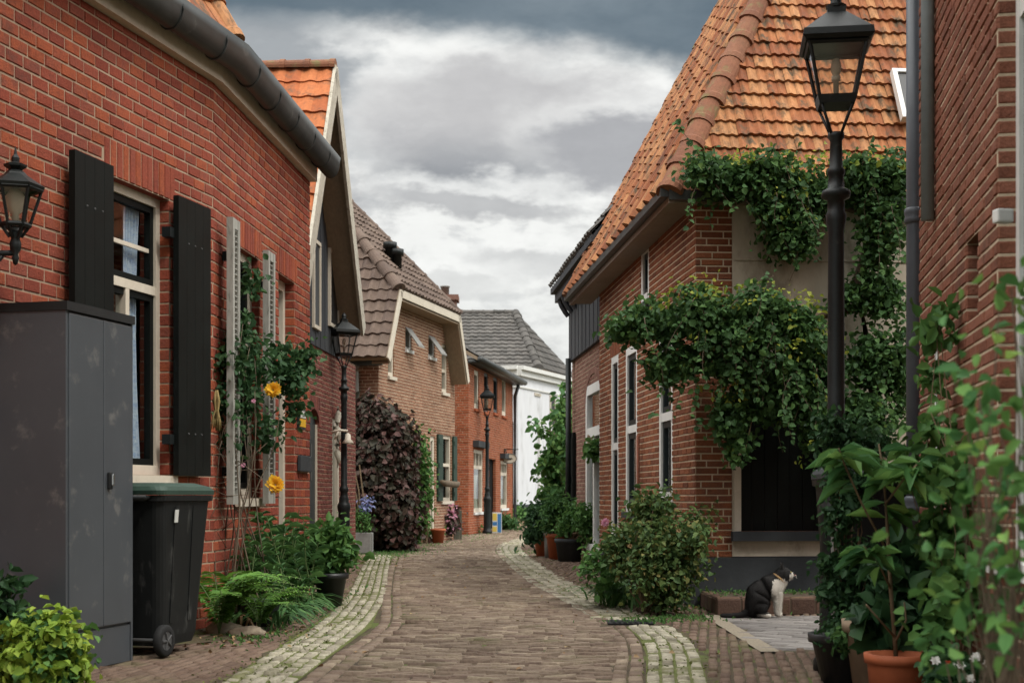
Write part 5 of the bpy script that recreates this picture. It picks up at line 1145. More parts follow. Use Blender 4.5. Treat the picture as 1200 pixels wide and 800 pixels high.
def blades(name, B, Dr, L, W, m, par, seg=5, droop=.8, upb=1.0):
    n = len(B); V = np.empty((n, (seg + 1) * 2, 3)); d = nrm(Dr * np.array([1, 1, 0])); sd = np.stack([-d[:, 1], d[:, 0], 0 * d[:, 0]], 1)
    L = np.asarray(L).reshape(-1, 1); 
    for k in range(seg + 1):
        t = k / seg; c = B + d * L * (.25 * t + .55 * t * t) + np.array([0, 0, 1.0]) * L * (upb * t - droop * t * t)
        wd = W * (math.sin(math.pi * min(1, .12 + t * .88)) ** .7 + .02) * .5
        V[:, 2 * k] = c - sd * wd; V[:, 2 * k + 1] = c + sd * wd + np.array([0, 0, .15]) * wd
    f = np.array([(2 * k, 2 * k + 1, 2 * k + 3, 2 * k + 2) for k in range(seg)]); Q = (f[None] + (seg + 1) * 2 * np.arange(n)[:, None, None]).reshape(-1, 4)
    return np_mesh(name, V.reshape(-1, 3), Q, m, par, True)
def flower(name, c, r, m, par, npet=14, face=(0, -1, .3)):
    f = unit(np.array(face, float)); a = unit(np.cross(f, [0, 0, 1])); b = np.cross(a, f); B, T, N = [], [], []
    for ring, (k, tilt) in enumerate(((npet, .25), (npet * 2 // 3, .8), (npet // 3, 1.6))):
        for i in range(k):
            an = 2 * math.pi * (i + .4 * ring) / k; rd_ = math.cos(an) * a + math.sin(an) * b
            B.append(c + rd_ * r * .08); T.append(rd_ + f * tilt); N.append(f - rd_ * tilt * .5)
    return leaf_mesh(name, np.array(B), np.array(T), np.array(N), r * (1 + rng.normal(0, .08, len(B))), .38, m, par, droop=.1)

# --- the cat's coat: short hairs lying back over the body, and whiskers
_me = body.data; _n = len(_me.polygons); _ar = np.empty(_n); _me.polygons.foreach_get('area', _ar); _ce = np.empty(_n * 3); _me.polygons.foreach_get('center', _ce); _no = np.empty(_n * 3); _me.polygons.foreach_get('normal', _no); _mi = np.empty(_n, np.int32); _me.polygons.foreach_get('material_index', _mi)
_ce, _no = _ce.reshape(-1, 3), _no.reshape(-1, 3); _k = rng.choice(_n, 26000, p=_ar / _ar.sum()); _b = _ce[_k] + rng.normal(0, .0016, (len(_k), 3)); _t = _no[_k] * .55 + np.array([-.45, 0, -.75]) + rng.normal(0, .28, (len(_k), 3)); _l = np.where(_ce[_k][:, 2] < .03, .006, .015) * rng.uniform(.6, 1.3, len(_k))
for _w, _m in ((0, 'fur_black'), (1, 'fur_white')):
    q_ = (_mi[_k] == _w); q_ ^= rng.random(len(q_)) < .0; leaf_mesh('fur', _b[q_] + cc_, _t[q_], _no[_k][q_], _l[q_], .07, M[_m], cat, fold=0, droop=.1)
mb = MB()
for s in (-1, 1):
    for a in (-.25, 0, .2): p0 = cc_ + cp(928.5, 673.5, s * .012); mb.tube([p0, p0 + np.array([.012, s * .03, .006 + a * .02]), p0 + np.array([.012, s * .065, a * .06])], .0006, 3)
mb.build('whiskers', M['fur_white'], cat)
# --- creeper on the corner house
t = thing('climbing_creeper', (2.9, 12.7, 0), 'dense green creeper trained over the front and corner of the orange roofed house', 'climber')
D1 = 12.55
bl = [blob(845, 208, 36, 26, D1, .18), blob(895, 210, 46, 26, D1, .18), blob(950, 222, 42, 34, D1, .18), blob(1008, 215, 46, 32, D1, .18), blob(1050, 212, 26, 28, D1, .16), blob(930, 272, 32, 32, D1, .14), blob(912, 245, 30, 26, D1, .14), blob(820, 205, 18, 20, 12.4, .15),
      blob(1028, 255, 36, 32, D1, .16)]
bc = [blob(1030, 300, 26, 30, D1, .13), blob(1034, 345, 28, 40, D1, .15), blob(1024, 410, 34, 48, D1, .15), blob(1015, 490, 42, 54, 12.4, .16), blob(1050, 440, 18, 70, D1, .1), blob(1000, 350, 22, 16, D1, .1), blob(1000, 550, 36, 40, 12.4, .16)]
o_, C1 = foliage('foliage', jit(bl), 760, 15, .055, .055, M['leaf_creeper'], t, w=.46, up=.55, out=.4, rnd=.7, shell=.25)
foliage('foliage', jit(bc, 6), 560, 14, .055, .052, M['leaf_creeper'], t, w=.46, up=.55, out=.4, rnd=.7, shell=.25)
b2 = [blob(728, 386, 22, 15, 12.5, .2), blob(768, 378, 36, 30, 12.4, .25), blob(820, 372, 48, 38, 12.2, .28), blob(876, 382, 54, 42, 12.2, .28), blob(930, 392, 46, 40, 12.3, .25), blob(795, 425, 40, 28, 12.3, .22), blob(865, 430, 50, 38, 12.2, .28), blob(915, 445, 44, 36, 12.3, .25), blob(856, 485, 26, 36, 12.3, .16), blob(960, 430, 30, 44, 12.4, .2), blob(905, 478, 36, 20, 12.4, .15), blob(950, 495, 26, 46, 12.3, .16), blob(868, 530, 12, 22, 12.3, .08)]
o2, C2 = foliage('foliage', jit(b2), 1050, 16, .055, .054, M['leaf_creeper'], t, w=.46, up=.6, out=.45, rnd=.7, shell=.25)
tips = [(b[0], b[1] - b[4] * .2, b[2] + b[5] * .75, b[3], b[4], b[5] * .45) for b in bl[:7] + b2[:10]]
foliage('foliage', tips, 120, 5, .035, .045, M['leaf_tip'], t, w=.36, up=.6, rnd=.8, shell=.8, hang=-.5)
foliage('foliage', bl + b2, 70, 4, .035, .045, M['leaf_tip'], t, w=.4, shell=.95)
B, T, N, SZ = [], [], [], []; mb = ms_ = MB()      # trailing sprays
_pool = np.concatenate([C1, C2]); _pool = _pool[rng.permutation(len(_pool))[:75]]
for p in _pool:
    L_ = rng.uniform(.18, .5); d = np.array([rng.normal(0, .35), -abs(rng.normal(.1, .15)), rng.choice([-1, -1, -1, .6])]); d /= np.linalg.norm(d); pts = [p + np.array([0, -.12, 0]) + d * L_ * u + np.array([.04 * math.sin(u * 4 + p[0] * 9), 0, -.12 * u * u]) for u in np.linspace(0, 1, 7)]; ms_.tube(pts, [.004, .0035, .003, .003, .0025, .002, .0015], 4)
    for i in range(int(L_ * 44)):
        u = rng.uniform(0, 1) * 6; k = min(int(u), 5); q_ = pts[k] + (pts[k + 1] - pts[k]) * (u - k); B.append(q_); a = rng.uniform(0, 6.28); T.append([math.cos(a), -.3, math.sin(a) * .6 - .3]); N.append([rng.normal(0, .4), -.7, .7]); SZ.append(rng.uniform(.035, .065))
leaf_mesh('foliage', np.array(B), np.array(T), np.array(N), np.array(SZ), .44, M['leaf_creeper'], t)
tr = [P(1040, 640, 12.7), P(1034, 540, 12.72), P(1020, 420, 12.7), P(1004, 330, 12.7), P(1030, 250, 12.7)]
mb.tube(tr, [.06, .055, .05, .045, .03], 8); mb.tube([P(1012, 360, 12.7), P(950, 372, 12.6), P(880, 385, 12.5), P(790, 380, 12.5)], [.04, .035, .03, .015], 7); mb.tube([P(1028, 255, 12.7), P(960, 235, 12.6), P(880, 222, 12.55), P(825, 215, 12.5)], [.03, .025, .02, .012], 7)
mb.build('stem', M['bark'], t, smooth=True)
stems('twig', [P(900, 400, 12.4)], list(C2[:60]), .008, M['twig'], t, sag=.05)
# --- shrub at the corner pier
t = thing('rose_shrub', (1.35, 12.4, 0), 'bushy green shrub with reddish tips growing at the brick corner pier', 'shrub')
bl = [blob(770, 640, 46, 46, 12.0, .42), blob(750, 668, 40, 34, 11.9, .4), blob(800, 655, 34, 40, 11.9, .35), blob(775, 605, 38, 30, 12.3, .35), blob(735, 640, 26, 30, 12.3, .3), blob(790, 690, 32, 22, 11.9, .3), blob(815, 605, 22, 22, 12.4, .2), blob(752, 600, 20, 26, 12.5, .2)]
_, C = foliage('foliage', jit(bl, 8, .28, .55, .9), 560, 11, .05, .05, M['leaf_shrub'], t, w=.36, up=.7, out=.6, rnd=.6, shell=.35, zmin=.03)
stems('stem', [(1.22, 12.3, 0), (1.3, 12.2, 0), (1.15, 12.2, 0)], list(C[:70]), .011, M['twig'], t, sag=.05)
for k, c in enumerate(((712, 607), (795, 622), (738, 640))):
    if k == 0: flower('flower', P(709, 612, 13.2), .04, M['petal_pink'], t, 10)
    else: flower('flower', P(*c, 11.7), .022, M['leaf_dead'], t, 8)
t = thing('strap_leaf_plant', (.95, 12.5, 0), 'dark strap leaved plant at the left foot of the corner shrub', 'plant')
n = 130; B = np.stack([rng.normal(1.0, .12, n), rng.normal(13.0, .25, n), np.full(n, .0)], 1); blades('foliage', B, rng.normal(size=(n, 3)) + np.array([-.4, -.3, 0]), .45 + .2 * rng.random(n), .03, M['leaf_lily'], t)
_, C = foliage('foliage', [blob(712, 668, 24, 24, 12.6, .22)], 60, 8, .05, .06, M['leaf_mid'], t, zmin=.03)
# --- purple hedge by the pale brick house
t = thing('beech_hedge', (-2.1, 26, 0), 'tall rounded purple leaved hedge against the pale brick house', 'hedge')
bl = [blob(438, 500, 26, 30, 26.2, .7), blob(455, 530, 30, 50, 25.9, .75), blob(440, 575, 32, 62, 25.8, .75), blob(462, 600, 24, 42, 25.6, .55), blob(430, 540, 22, 50, 26.2, .7), blob(472, 560, 14, 40, 26.0, .45), blob(428, 485, 16, 16, 26.2, .4), blob(470, 622, 16, 20, 25.6, .4), blob(440, 620, 28, 22, 25.8, .5)]
_, C = foliage('foliage', bl, 1250, 10, .085, .105, M['leaf_purple'], t, w=.4, up=.35, out=.9, rnd=.5, shell=.7, zmin=.02)
bi = [(*b[:3], b[3] * .7, b[4] * .7, b[5] * .7) for b in bl]; foliage('inner_foliage', bi, 300, 8, .12, .13, M['leaf_purple'], t, shell=.1, zmin=.02)
stems('stem', [(-2.3, 26.1, 0), (-2.5, 26.2, 0)], list(C[:40]), .03, M['bark'], t, sag=0)
def bush(name, label, cat, pos, blobs, k, per, spread, size, m, stem_base=None, ns=25, w=.36, sr=.01, sm='twig', lumpy=True, **kw):
    t = thing(name, pos, label, cat); _, C = foliage('foliage', jit(blobs) if lumpy else blobs, k, per, spread, size, M[m], t, w=w, **kw)
    stems('stem', [tuple(s) for s in (stem_base or [pos])], list(C[:ns]), sr, M[sm], t, sag=.03); return t, C
# --- green climber on house C
bush('climbing_vine', 'narrow bright green vine climbing the pale brick wall beside the hedge', 'climber', (-1.75, 29.2, 0),
     [blob(488, 520, 7, 16, 29.2, .2), blob(492, 545, 8, 20, 29.2, .2), blob(494, 575, 9, 26, 29.2, .2), blob(492, 605, 8, 22, 29.2, .2)], 260, 8, .09, .10, 'leaf_mid', zmin=.02)
bush('low_shrub', 'low green plants at the foot of the pale brick house door', 'shrub', (-1.6, 30, 0), [blob(492, 622, 14, 11, 30, .4), blob(484, 628, 10, 8, 29.4, .3), blob(503, 620, 8, 12, 31, .3)], 150, 8, .08, .09, 'leaf_mid', zmin=.02)
t, C = bush('flower_shrub', 'dark shrub with pale blossoms below the green shuttered window', 'shrub', (-1.35, 32, 0), [blob(522, 612, 9, 14, 31.5, .3), blob(529, 606, 5, 16, 32, .25)], 130, 8, .08, .10, 'leaf_purple', zmin=.02)
foliage('blossom', [blob(527, 606, 6, 16, 31.3, .25)], 26, 3, .05, .07, M['petal_pink'], t, shell=.8)
bush('small_shrub', 'small green weeds at the base of the bright red brick house', 'shrub', (-.7, 38.5, 0), [blob(562, 618, 8, 6, 38.5, .3), blob(553, 622, 8, 4, 37.5, .3)], 90, 7, .08, .10, 'leaf_mid', zmin=.01)
bush('small_shrub', 'low green plants right of the blue and yellow standing board', 'shrub', (-.25, 41, 0), [blob(592, 612, 8, 7, 41, .35), blob(600, 615, 5, 4, 41, .3)], 90, 7, .09, .10, 'leaf_lily', zmin=.01)
bush('leafy_shrub', 'green shrub before the white house wall at the street end', 'shrub', (.25, 45, 0), [blob(606, 602, 4, 7, 46, .3), blob(617, 607, 11, 4, 46, .4)], 70, 8, .12, .13, 'leaf_mid', zmin=.01)
# lavender in the planter
t = thing('lavender', (pb.location[0], pb.location[1] + .2, .33), 'lavender with tall pale stalks in the grey planter box', 'plant'); c = np.array([pb.location[0], pb.location[1] + .2, .33])
_, C = foliage('foliage', [(c[0] - .05, c[1], .55, .17, .17, .22)], 70, 8, .05, .07, M['leaf_mid'], t, w=.2)
foliage('blossom', [(c[0] + .08, c[1], .85, .1, .1, .12)], 30, 4, .03, .05, M['petal_blue'], t); mb = MB()
for dx, h in ((-.12, 1.5), (-.2, 1.3), (.05, 1.2)): mb.tube([c, c + np.array([dx * .5, 0, h * .5]), c + np.array([dx - .1, 0, h])], .012, 5)
mb.build('stalk', M['twig'], t)

# --- climbing rose on house A
t = thing('climbing_rose', (-2.0, 11.6, 0), 'climbing rose with bare lower stems and two yellow blooms on the red brick wall', 'climber')
bl = [blob(283, 385, 26, 26, 11.2, .2), blob(300, 430, 34, 34, 11.3, .25), blob(270, 420, 20, 30, 11.0, .2), blob(320, 420, 28, 26, 11.6, .2), blob(345, 450, 24, 24, 11.8, .2), blob(290, 470, 30, 24, 11.2, .2), blob(262, 470, 14, 20, 10.9, .15), blob(355, 420, 16, 18, 11.9, .15), blob(295, 330, 12, 22, 11.3, .12), blob(310, 510, 18, 24, 11.4, .15), blob(270, 510, 14, 24, 11.0, .15), blob(340, 480, 14, 14, 11.8, .12)]
_, C = foliage('foliage', jit(bl), 330, 7, .05, .055, M['leaf_rose'], t, w=.4, up=.5, out=.6, rnd=.65, shell=.2)
mb = MB(); bs = np.array([-2.12, 11.0, 0])
for k in range(13):
    x0, y0 = rng.normal(272, 14), rng.uniform(330, 500); D = 11.1 + rng.normal(0, .1); top = P(x0 + rng.normal(18, 22), y0, D); b0 = np.array([bs[0] + rng.normal(0, .13), bs[1] + rng.normal(0, .16), 0]); ph, am = rng.uniform(0, 6.28), rng.uniform(.04, .11)
    pts = [b0 + (top - b0) * u + np.array([am * math.sin(ph + u * 5.5), .4 * am * math.cos(ph + u * 4), .03 * math.sin(ph + u * 9)]) * math.sin(math.pi * u) for u in np.linspace(0, 1, 13)]
    mb.tube(pts, list(np.linspace(.007, .0025, 13)), 5)
for k in range(40):
    a = P(258 + rng.normal(0, 10), 555 + rng.normal(0, 40), 10.9 + rng.normal(0, .1)); b = a + np.array([rng.normal(0, .18), rng.normal(0, .1), rng.normal(.05, .2)]); mb.tube([a, (a + b) / 2 + rng.normal(0, .05, 3), b], [.004, .003, .002], 4)
mb.build('stem', M['bark'], t, smooth=True)
for c, r in (((320, 457), .062), ((323, 568), .072)):
    f = flower('flower', P(*c, 11.1), r, M['petal_yellow'], t, 16, (.1, -1, .25)); f['label'] = 'yellow rose bloom'
for c in ((297, 470), (285, 545)): flower('flower', P(*c, 11.0), .02, M['petal_pink'], t, 8)
# --- leafy lilies in front of house A
t = thing('lily_bed', (-1.9, 12, 0), 'tall green lance leaved plants massed against the red brick wall', 'plant')
mb = MB(); B, T, N, SZ = [], [], [], []
for k in range(85):
    D = rng.uniform(10.6, 13.4); x = rng.uniform(290, 358); dl = (x - 276) / 100
    D = 10.9 + 2.0 * dl + rng.normal(0, .25); top = P(x + rng.normal(0, 8), rng.uniform(596, 660) if rng.random() < .75 else rng.uniform(650, 700), D); g0 = np.array([top[0] + rng.normal(0, .1), top[1] + rng.normal(0, .1), 0])
    if top[2] < .15: continue
    mb.tube([g0, (g0 + top) / 2 + rng.normal(0, .03, 3), top], [.008, .006, .003], 4); nn = int(8 + 22 * top[2])
    for i in range(nn):
        u = rng.uniform(.25, 1) if rng.random() < .8 else rng.uniform(.05, .4); p = g0 + (top - g0) * u; a = rng.uniform(0, 6.28); d = np.array([math.cos(a), math.sin(a), rng.uniform(-.1, .8)])
        B.append(p); T.append(d); N.append(np.array([-d[0] * .3, -d[1] * .3, 1])); SZ.append(rng.uniform(.08, .16))
leaf_mesh('foliage', np.array(B), np.array(T), np.array(N), np.array(SZ), .11, M['leaf_lily'], t, droop=.35, fold=.05); mb.build('stem', M['green_stem'], t)
n = 260; B = np.stack([rng.uniform(-2.15, -1.72, n), rng.uniform(10.7, 12.8, n), np.zeros(n)], 1); blades('long_leaves', B, rng.normal(size=(n, 3)) + np.array([.5, -.5, 0]), .30 + .25 * rng.random(n), .028, M['leaf_lily'], t, droop=.95)
B = np.stack([rng.uniform(-2.1, -1.8, 60), rng.uniform(10.6, 12.4, 60), np.zeros(60)], 1); dl_ = blades('dry_leaves', B, rng.normal(size=(60, 3)) + np.array([.5, -.5, 0]), .25 + .2 * rng.random(60), .022, M['leaf_dead'], t, droop=1.05)
bush('leafy_shrub', 'fresh green broad leaved plant in the black pot by the lily bed', 'plant', (-1.64, 12.9, .2), [blob(386, 640, 22, 20, 12.9, .2), blob(372, 650, 16, 20, 12.9, .2), blob(400, 648, 11, 16, 12.9, .15), blob(394, 628, 10, 12, 12.9, .12)], 180, 8, .06, .085, 'leaf_mid', zmin=.05, w=.32)
def pot(name, label, c, r0, r1, h, m, rim=.03, cat='pot', soil=True, sq=False):
    t = thing(name, (c[0], c[1], 0), label, cat); o = np.array([c[0], c[1], 0.0]); mb = MB()
    mb.lathe(o, [(r0, 0), (r0 + (r1 - r0) * .8, h * .82), (r1 - .004, h * .825), (r1 + rim * .3, h * .83), (r1 + rim * .4, h), (r1 - .02, h), (r1 - .035, h * .86), (.01, h * .85)], 4 if sq else 28, rot=math.pi / 4 if sq else 0)
    mb.build('body', M[m], t, smooth=not sq)
    if soil: mb = MB(); mb.lathe(o, [(r1 - .038, h * .862), (.0, h * .885)], 18, cap=False); mb.build('soil', M['soil'], t)
    return t
g = G(386, 700); pot('plant_pot', 'black plastic pot holding the broad leaved plant left of the mossy gutter', (-1.64, 12.85), .10, .155, .30, 'black_pot')
c = G(292, 722); pot('plant_pot', 'dark blue-black pot half hidden among the ferns', (-1.93, 10.9), .12, .16, .22, 'plinth')
# --- ferns
def fern(c, n, L, label):
    t = thing('fern', tuple(c), label, 'fern'); B, T, N, SZ = [], [], [], []; mb = MB()
    for k in range(n):
        a = rng.uniform(0, 6.28) if k % 3 else rng.uniform(-1.2, .6); d = np.array([math.cos(a), math.sin(a), 0]); l = L * rng.uniform(.7, 1.1); s = np.array([-d[1], d[0], 0]); pts = []
        for i in range(23):
            u = i / 22; p = np.array(c) + d * l * (.2 * u + .7 * u * u) + Z3 * l * (1.6 * u - 1.0 * u * u); pts.append(p)
            if i > 2:
                for sg_ in (-1, 1):
                    B.append(p); T.append(s * sg_ + d * .45 + Z3 * rng.normal(0, .12)); N.append(Z3 + d * (.6 * u) + rng.normal(0, .15, 3)); SZ.append(.15 * l * math.sin(math.pi * (.1 + .88 * u)) ** .8 + .012)
        mb.tube(pts[::3] + [pts[-1]], .003, 4)
    leaf_mesh('foliage', np.array(B), np.array(T), np.array(N), np.array(SZ), .16, M['leaf_fern'], t, droop=.15, fold=.02); mb.build('stem', M['green_stem'], t); return t
fern((-2.10, 10.2, .0), 26, .66, 'bright green fern right behind the wheelie bin'); fern((-1.86, 10.45, 0), 18, .46, 'smaller fern drooping over the stones left of the lilies')
# edging stones
for (px, py, r, lb_) in ((163, 738, .10, 'brown edging stone behind the green lidded bin'), (262, 738, .11, 'reddish edging stone right of the green lidded bin'), (289, 741, .09, 'pale edging stone below the fern'), (318, 726, .09, 'small edging stone beside the dry leaves')):
    c = G(px, py + 4); bm = bmesh.new(); bmesh.ops.create_icosphere(bm, subdivisions=3, radius=1)
    for v in bm.verts:
        s_ = 1 + .28 * mnoise.noise(v.co * 1.3 + Vector((px, 0, 0))) + .1 * mnoise.noise(v.co * 4); v.co = Vector((v.co.x * r * 1.35 * s_, v.co.y * r * s_, max(-.3, v.co.z) * r * .62 * s_ + r * .15))
    bmesh.ops.transform(bm, matrix=Matrix.Translation((c[0], c[1] + .05, 0)), verts=bm.verts); mb = MB(); mb.bm(bm); tag(mb.build('edging_stone', M['rock'], None, smooth=True), lb_, 'stone', 'stones edging the planting')
# --- yellow-green hosta bottom left and dark plant at the very edge
t = thing('golden_shrub', (-2.15, 7.35, 0), 'round yellow green leafy bush in front of the grey cabinet', 'shrub')
D = 7.35
bl = [blob(52, 762, 42, 40, D, .2), blob(40, 740, 28, 22, D, .17), blob(72, 760, 24, 34, D - .05, .15), blob(28, 775, 24, 28, D, .16), blob(60, 790, 40, 26, D - .05, .2)]
_, C = foliage('foliage', bl, 210, 8, .03, .052, M['leaf_hosta'], t, w=.44, up=.6, out=.75, rnd=.45, shell=.72, zmin=.0, droop=.3)
foliage('inner_foliage', [(*b[:3], b[3] * .75, b[4] * .75, b[5] * .75) for b in bl], 90, 8, .04, .05, M['leaf_mid'], t, w=.44, zmin=0)
stems('stem', [(-2.4, 7.4, 0)], list(C[:40]), .005, M['green_stem'], t, sag=.03)
bush('dark_shrub', 'dark green leafy shrub cut off by the left edge beside the golden bush', 'shrub', (-2.85, 7.7, 0), [blob(2, 690, 16, 30, 7.6, .15), blob(-8, 740, 30, 50, 7.6, .2), blob(12, 720, 8, 26, 7.5, .1), blob(5, 780, 22, 30, 7.5, .15)], 110, 7, .04, .065, 'leaf_dark', w=.42, ns=20, zmin=0, sr=.005)
# --- pots and plants by house G
pot('plant_pot', 'tall terracotta pot in the pot group by the white arched door', (.70, 22.3), .12, .165, .40, 'terracotta'); pot('plant_pot', 'dark grey tub at the right of the pot group', (.87, 21.6), .17, .215, .34, 'plinth')
pot('plant_pot', 'slim pale grey pot standing left in the pot group', (.60, 22.8), .075, .09, .42, 'grey_pot'); pot('plant_pot', 'terracotta pot below the green shuttered window of the pale brick house', (-1.55, 29.8), .11, .15, .30, 'terracotta'); pot('plant_pot', 'small terracotta pot behind the slim grey pot', (.50, 23.4), .10, .15, .34, 'terracotta')
bush('potted_shrub', 'light green shrub filling the dark grey tub by the arched door', 'shrub', (.87, 21.6, .3), [blob(674, 606, 20, 19, 21.6, .3), blob(688, 612, 10, 22, 21.2, .2), blob(664, 618, 12, 10, 21.6, .2)], 210, 8, .06, .075, 'leaf_mid', w=.28)
bush('potted_shrub', 'ferny green plant in the tall terracotta pot', 'shrub', (.70, 22.3, .36), [blob(653, 598, 18, 16, 22.3, .3), blob(645, 612, 14, 10, 22.4, .25)], 170, 9, .06, .085, 'leaf_lily', w=.18)
bush('potted_shrub', 'dark leafy plant spreading from the slim grey pot over the street edge', 'shrub', (.60, 22.8, .4), [blob(634, 606, 16, 14, 23.0, .3), blob(627, 620, 9, 11, 23.0, .25)], 140, 8, .06, .09, 'leaf_dark', w=.26)
t = thing('climbing_tree', (1.05, 27.5, 0), 'tall green climber spilling into the street before the white house', 'tree')
bl = [blob(664, 490, 10, 22, 27, .5), blob(658, 520, 16, 20, 27, .6), blob(654, 548, 18, 20, 27, .6), blob(656, 580, 20, 22, 27, .6), blob(667, 530, 8, 46, 26, .4), blob(667, 475, 7, 16, 26.5, .3)]
_, C = foliage('crown', jit(bl), 330, 9, .10, .13, M['leaf_tree'], t, w=.36, shell=.35, zmin=.05)
stems('trunk', [(1.1, 27.2, 0), (1.2, 27.3, 0)], list(C[:50]), .035, M['bark'], t, sag=.02)
mb = MB(); mb.tube([P(664, 520, 26), P(646, 505, 26.5), P(632, 502, 27)], [.015, .012, .006], 5); mb.build('branch', M['bark'], t); foliage('foliage', [blob(630, 502, 9, 5, 26.9, .2)], 10, 6, .07, .12, M['leaf_tree'], t)
t, C = bush('hanging_plant', 'small trailing plant on the arched door frame', 'plant', (1.14, 21.3, 1.9), [blob(700, 525, 9, 9, 20.4, .15), blob(694, 531, 6, 8, 20.5, .1)], 40, 7, .05, .08, 'leaf_mid')
# --- right foreground: pots
pot('plant_pot', 'orange plastic flower pot with a bare rose stem, lowest in the right corner', (1.82, 6.7), .125, .148, .255, 'terracotta'); pot('plant_pot', 'beige flower pot standing behind the orange pot', (1.87, 7.25), .125, .175, .37, 'beige_pot'); pot('plant_pot', 'round black tub with a small leaved shrub near the lamp post', (1.80, 7.62), .14, .20, .26, 'black_pot')
bush('boxwood_shrub', 'small leaved dark shrub in the round black tub by the lamp post', 'shrub', (1.80, 7.62, .22), [blob(992, 690, 30, 34, 7.55, .16), blob(1005, 655, 30, 22, 7.6, .15), blob(985, 735, 22, 26, 7.5, .14), blob(1030, 670, 22, 22, 7.5, .14), blob(975, 660, 14, 12, 7.6, .1), blob(1010, 730, 22, 26, 7.45, .12), blob(988, 600, 18, 34, 7.6, .09), blob(1006, 565, 26, 34, 7.7, .1), blob(975, 555, 18, 24, 7.7, .08), blob(985, 515, 26, 28, 7.75, .1), blob(1020, 520, 26, 26, 7.8, .1)], 430, 9, .034, .042, 'leaf_dark', w=.34, ns=30, sr=.005, rnd=.8)
bush('low_shrub', 'bright green small plant filling the front of the black tub', 'plant', (1.83, 7.4, .2), [blob(1000, 748, 16, 16, 7.3, .07)], 50, 7, .025, .04, 'leaf_lily', ns=14, sr=.003)
bush('hydrangea', 'big leaved green hydrangea behind the beige pot', 'shrub', (1.95, 7.2, .33), [blob(1062, 695, 32, 26, 7.1, .14), blob(1085, 670, 26, 30, 7.15, .14), blob(1050, 665, 20, 18, 7.2, .1), blob(1075, 715, 30, 16, 7.0, .1), blob(1045, 735, 28, 16, 6.95, .08), blob(1020, 720, 16, 20, 7.0, .06)], 78, 5, .04, .12, 'leaf_dark', w=.42, ns=20, sr=.006, droop=.25, shell=.6)
t = thing('laurel', (1.93, 6.95, .2), 'tall thin stemmed plant with long drooping leaves rising from the orange pot', 'plant'); mb = MB(); B, T, N, SZ = [], [], [], []
st_ = [P(1050, 770, 6.7), P(1044, 690, 6.7), P(1040, 620, 6.72), P(1036, 560, 6.75), P(1030, 520, 6.7)]; mb.tube(st_, [.011, .010, .009, .007, .004], 6)
br = [[P(1042, 650, 6.7), P(1010, 590, 6.6), P(990, 545, 6.55), P(983, 525, 6.5)], [P(1038, 590, 6.72), P(1060, 560, 6.6), P(1078, 540, 6.6)], [P(1044, 690, 6.7), P(1030, 660, 6.6), P(1012, 640, 6.5)], [P(1048, 745, 6.65), P(1030, 725, 6.6), P(1015, 708, 6.55)], [P(1050, 750, 6.65), P(1062, 726, 6.6), P(1060, 705, 6.6)]]
for b in br:
    mb.tube(b, [.006, .005, .0045, .003][:len(b)], 5)
for q_ in [st_] + br[:3]:
    for i in range(22):
        u = rng.uniform(.45, 1) * (len(q_) - 1); k = min(int(u), len(q_) - 2); p = q_[k] + (q_[k + 1] - q_[k]) * (u - k); a = rng.uniform(0, 6.28); B.append(p); d = np.array([math.cos(a), math.sin(a) * .7, rng.uniform(-.5, .45)]); T.append(d); N.append(np.array([0, -.35, 1]) + rng.normal(0, .2, 3)); SZ.append(rng.uniform(.10, .19))
leaf_mesh('foliage', np.array(B), np.array(T), np.array(N), np.array(SZ), .17, M['leaf_near'], t, droop=.35, fold=.06); mb.build('stem', M['twig'], t, smooth=True)
mb = MB(); mb.tube([(1.805, 7.95, 0), (1.80, 7.95, 1.0)], .02, 7); ws = mb.build('wooden_stake', M['grey_pot'], None); tag(ws, 'thin grey wooden stake standing behind the small leaved shrub', 'stake')
# mass in front of wall H
bush('bay_shrub', 'mid green shrub growing against the dark red wall on the right', 'shrub', (2.15, 6.6, 0), [blob(1110, 620, 34, 40, 6.7, .18), blob(1080, 560, 26, 30, 6.9, .15), blob(1130, 560, 30, 30, 6.5, .15), blob(1120, 690, 34, 40, 6.4, .2), blob(1095, 500, 18, 30, 7.0, .1), blob(1100, 740, 30, 34, 6.3, .18), blob(1090, 430, 12, 30, 7.0, .07), blob(1100, 375, 14, 22, 6.9, .07)], 125, 7, .05, .075, 'leaf_mid', w=.36, ns=40, sr=.006, shell=.3)
t, C = bush('apple_sapling', 'nearest plant on the right with large blurred light green leaves', 'shrub', (1.18, 3.35, 0), [blob(1160, 480, 44, 54, 3.3, .16), blob(1180, 400, 30, 40, 3.3, .14), blob(1150, 560, 40, 40, 3.3, .15), blob(1190, 540, 30, 60, 3.1, .14), blob(1140, 630, 44, 36, 3.4, .15), blob(1185, 640, 34, 50, 3.1, .15), blob(1150, 710, 46, 40, 3.4, .15), blob(1190, 740, 34, 60, 3.1, .15), blob(1185, 330, 16, 22, 3.4, .08), blob(1120, 760, 26, 40, 3.6, .1)], 74, 4, .045, .046, 'leaf_near', w=.36, ns=50, sr=.0045, shell=.2, sm='bark')
t, C = bush('bedding_plant', 'low plant with small white blossoms along the bottom right edge', 'plant', (1.75, 5.9, 0), [blob(1110, 786, 26, 20, 5.9, .12), blob(1150, 790, 36, 22, 5.8, .14), blob(1190, 790, 26, 22, 5.7, .12)], 110, 7, .035, .05, 'leaf_dark', w=.36, ns=20, sr=.004)
for k in range(14):
    c = (rng.uniform(1092, 1198), rng.uniform(764, 796)); flower('flower', P(*c, 5.65), .020, M['petal_white'], t, 7, (0, -1, .8))
flower('flower', P(1112, 778, 5.65), .018, M['petal_red'], t, 7)
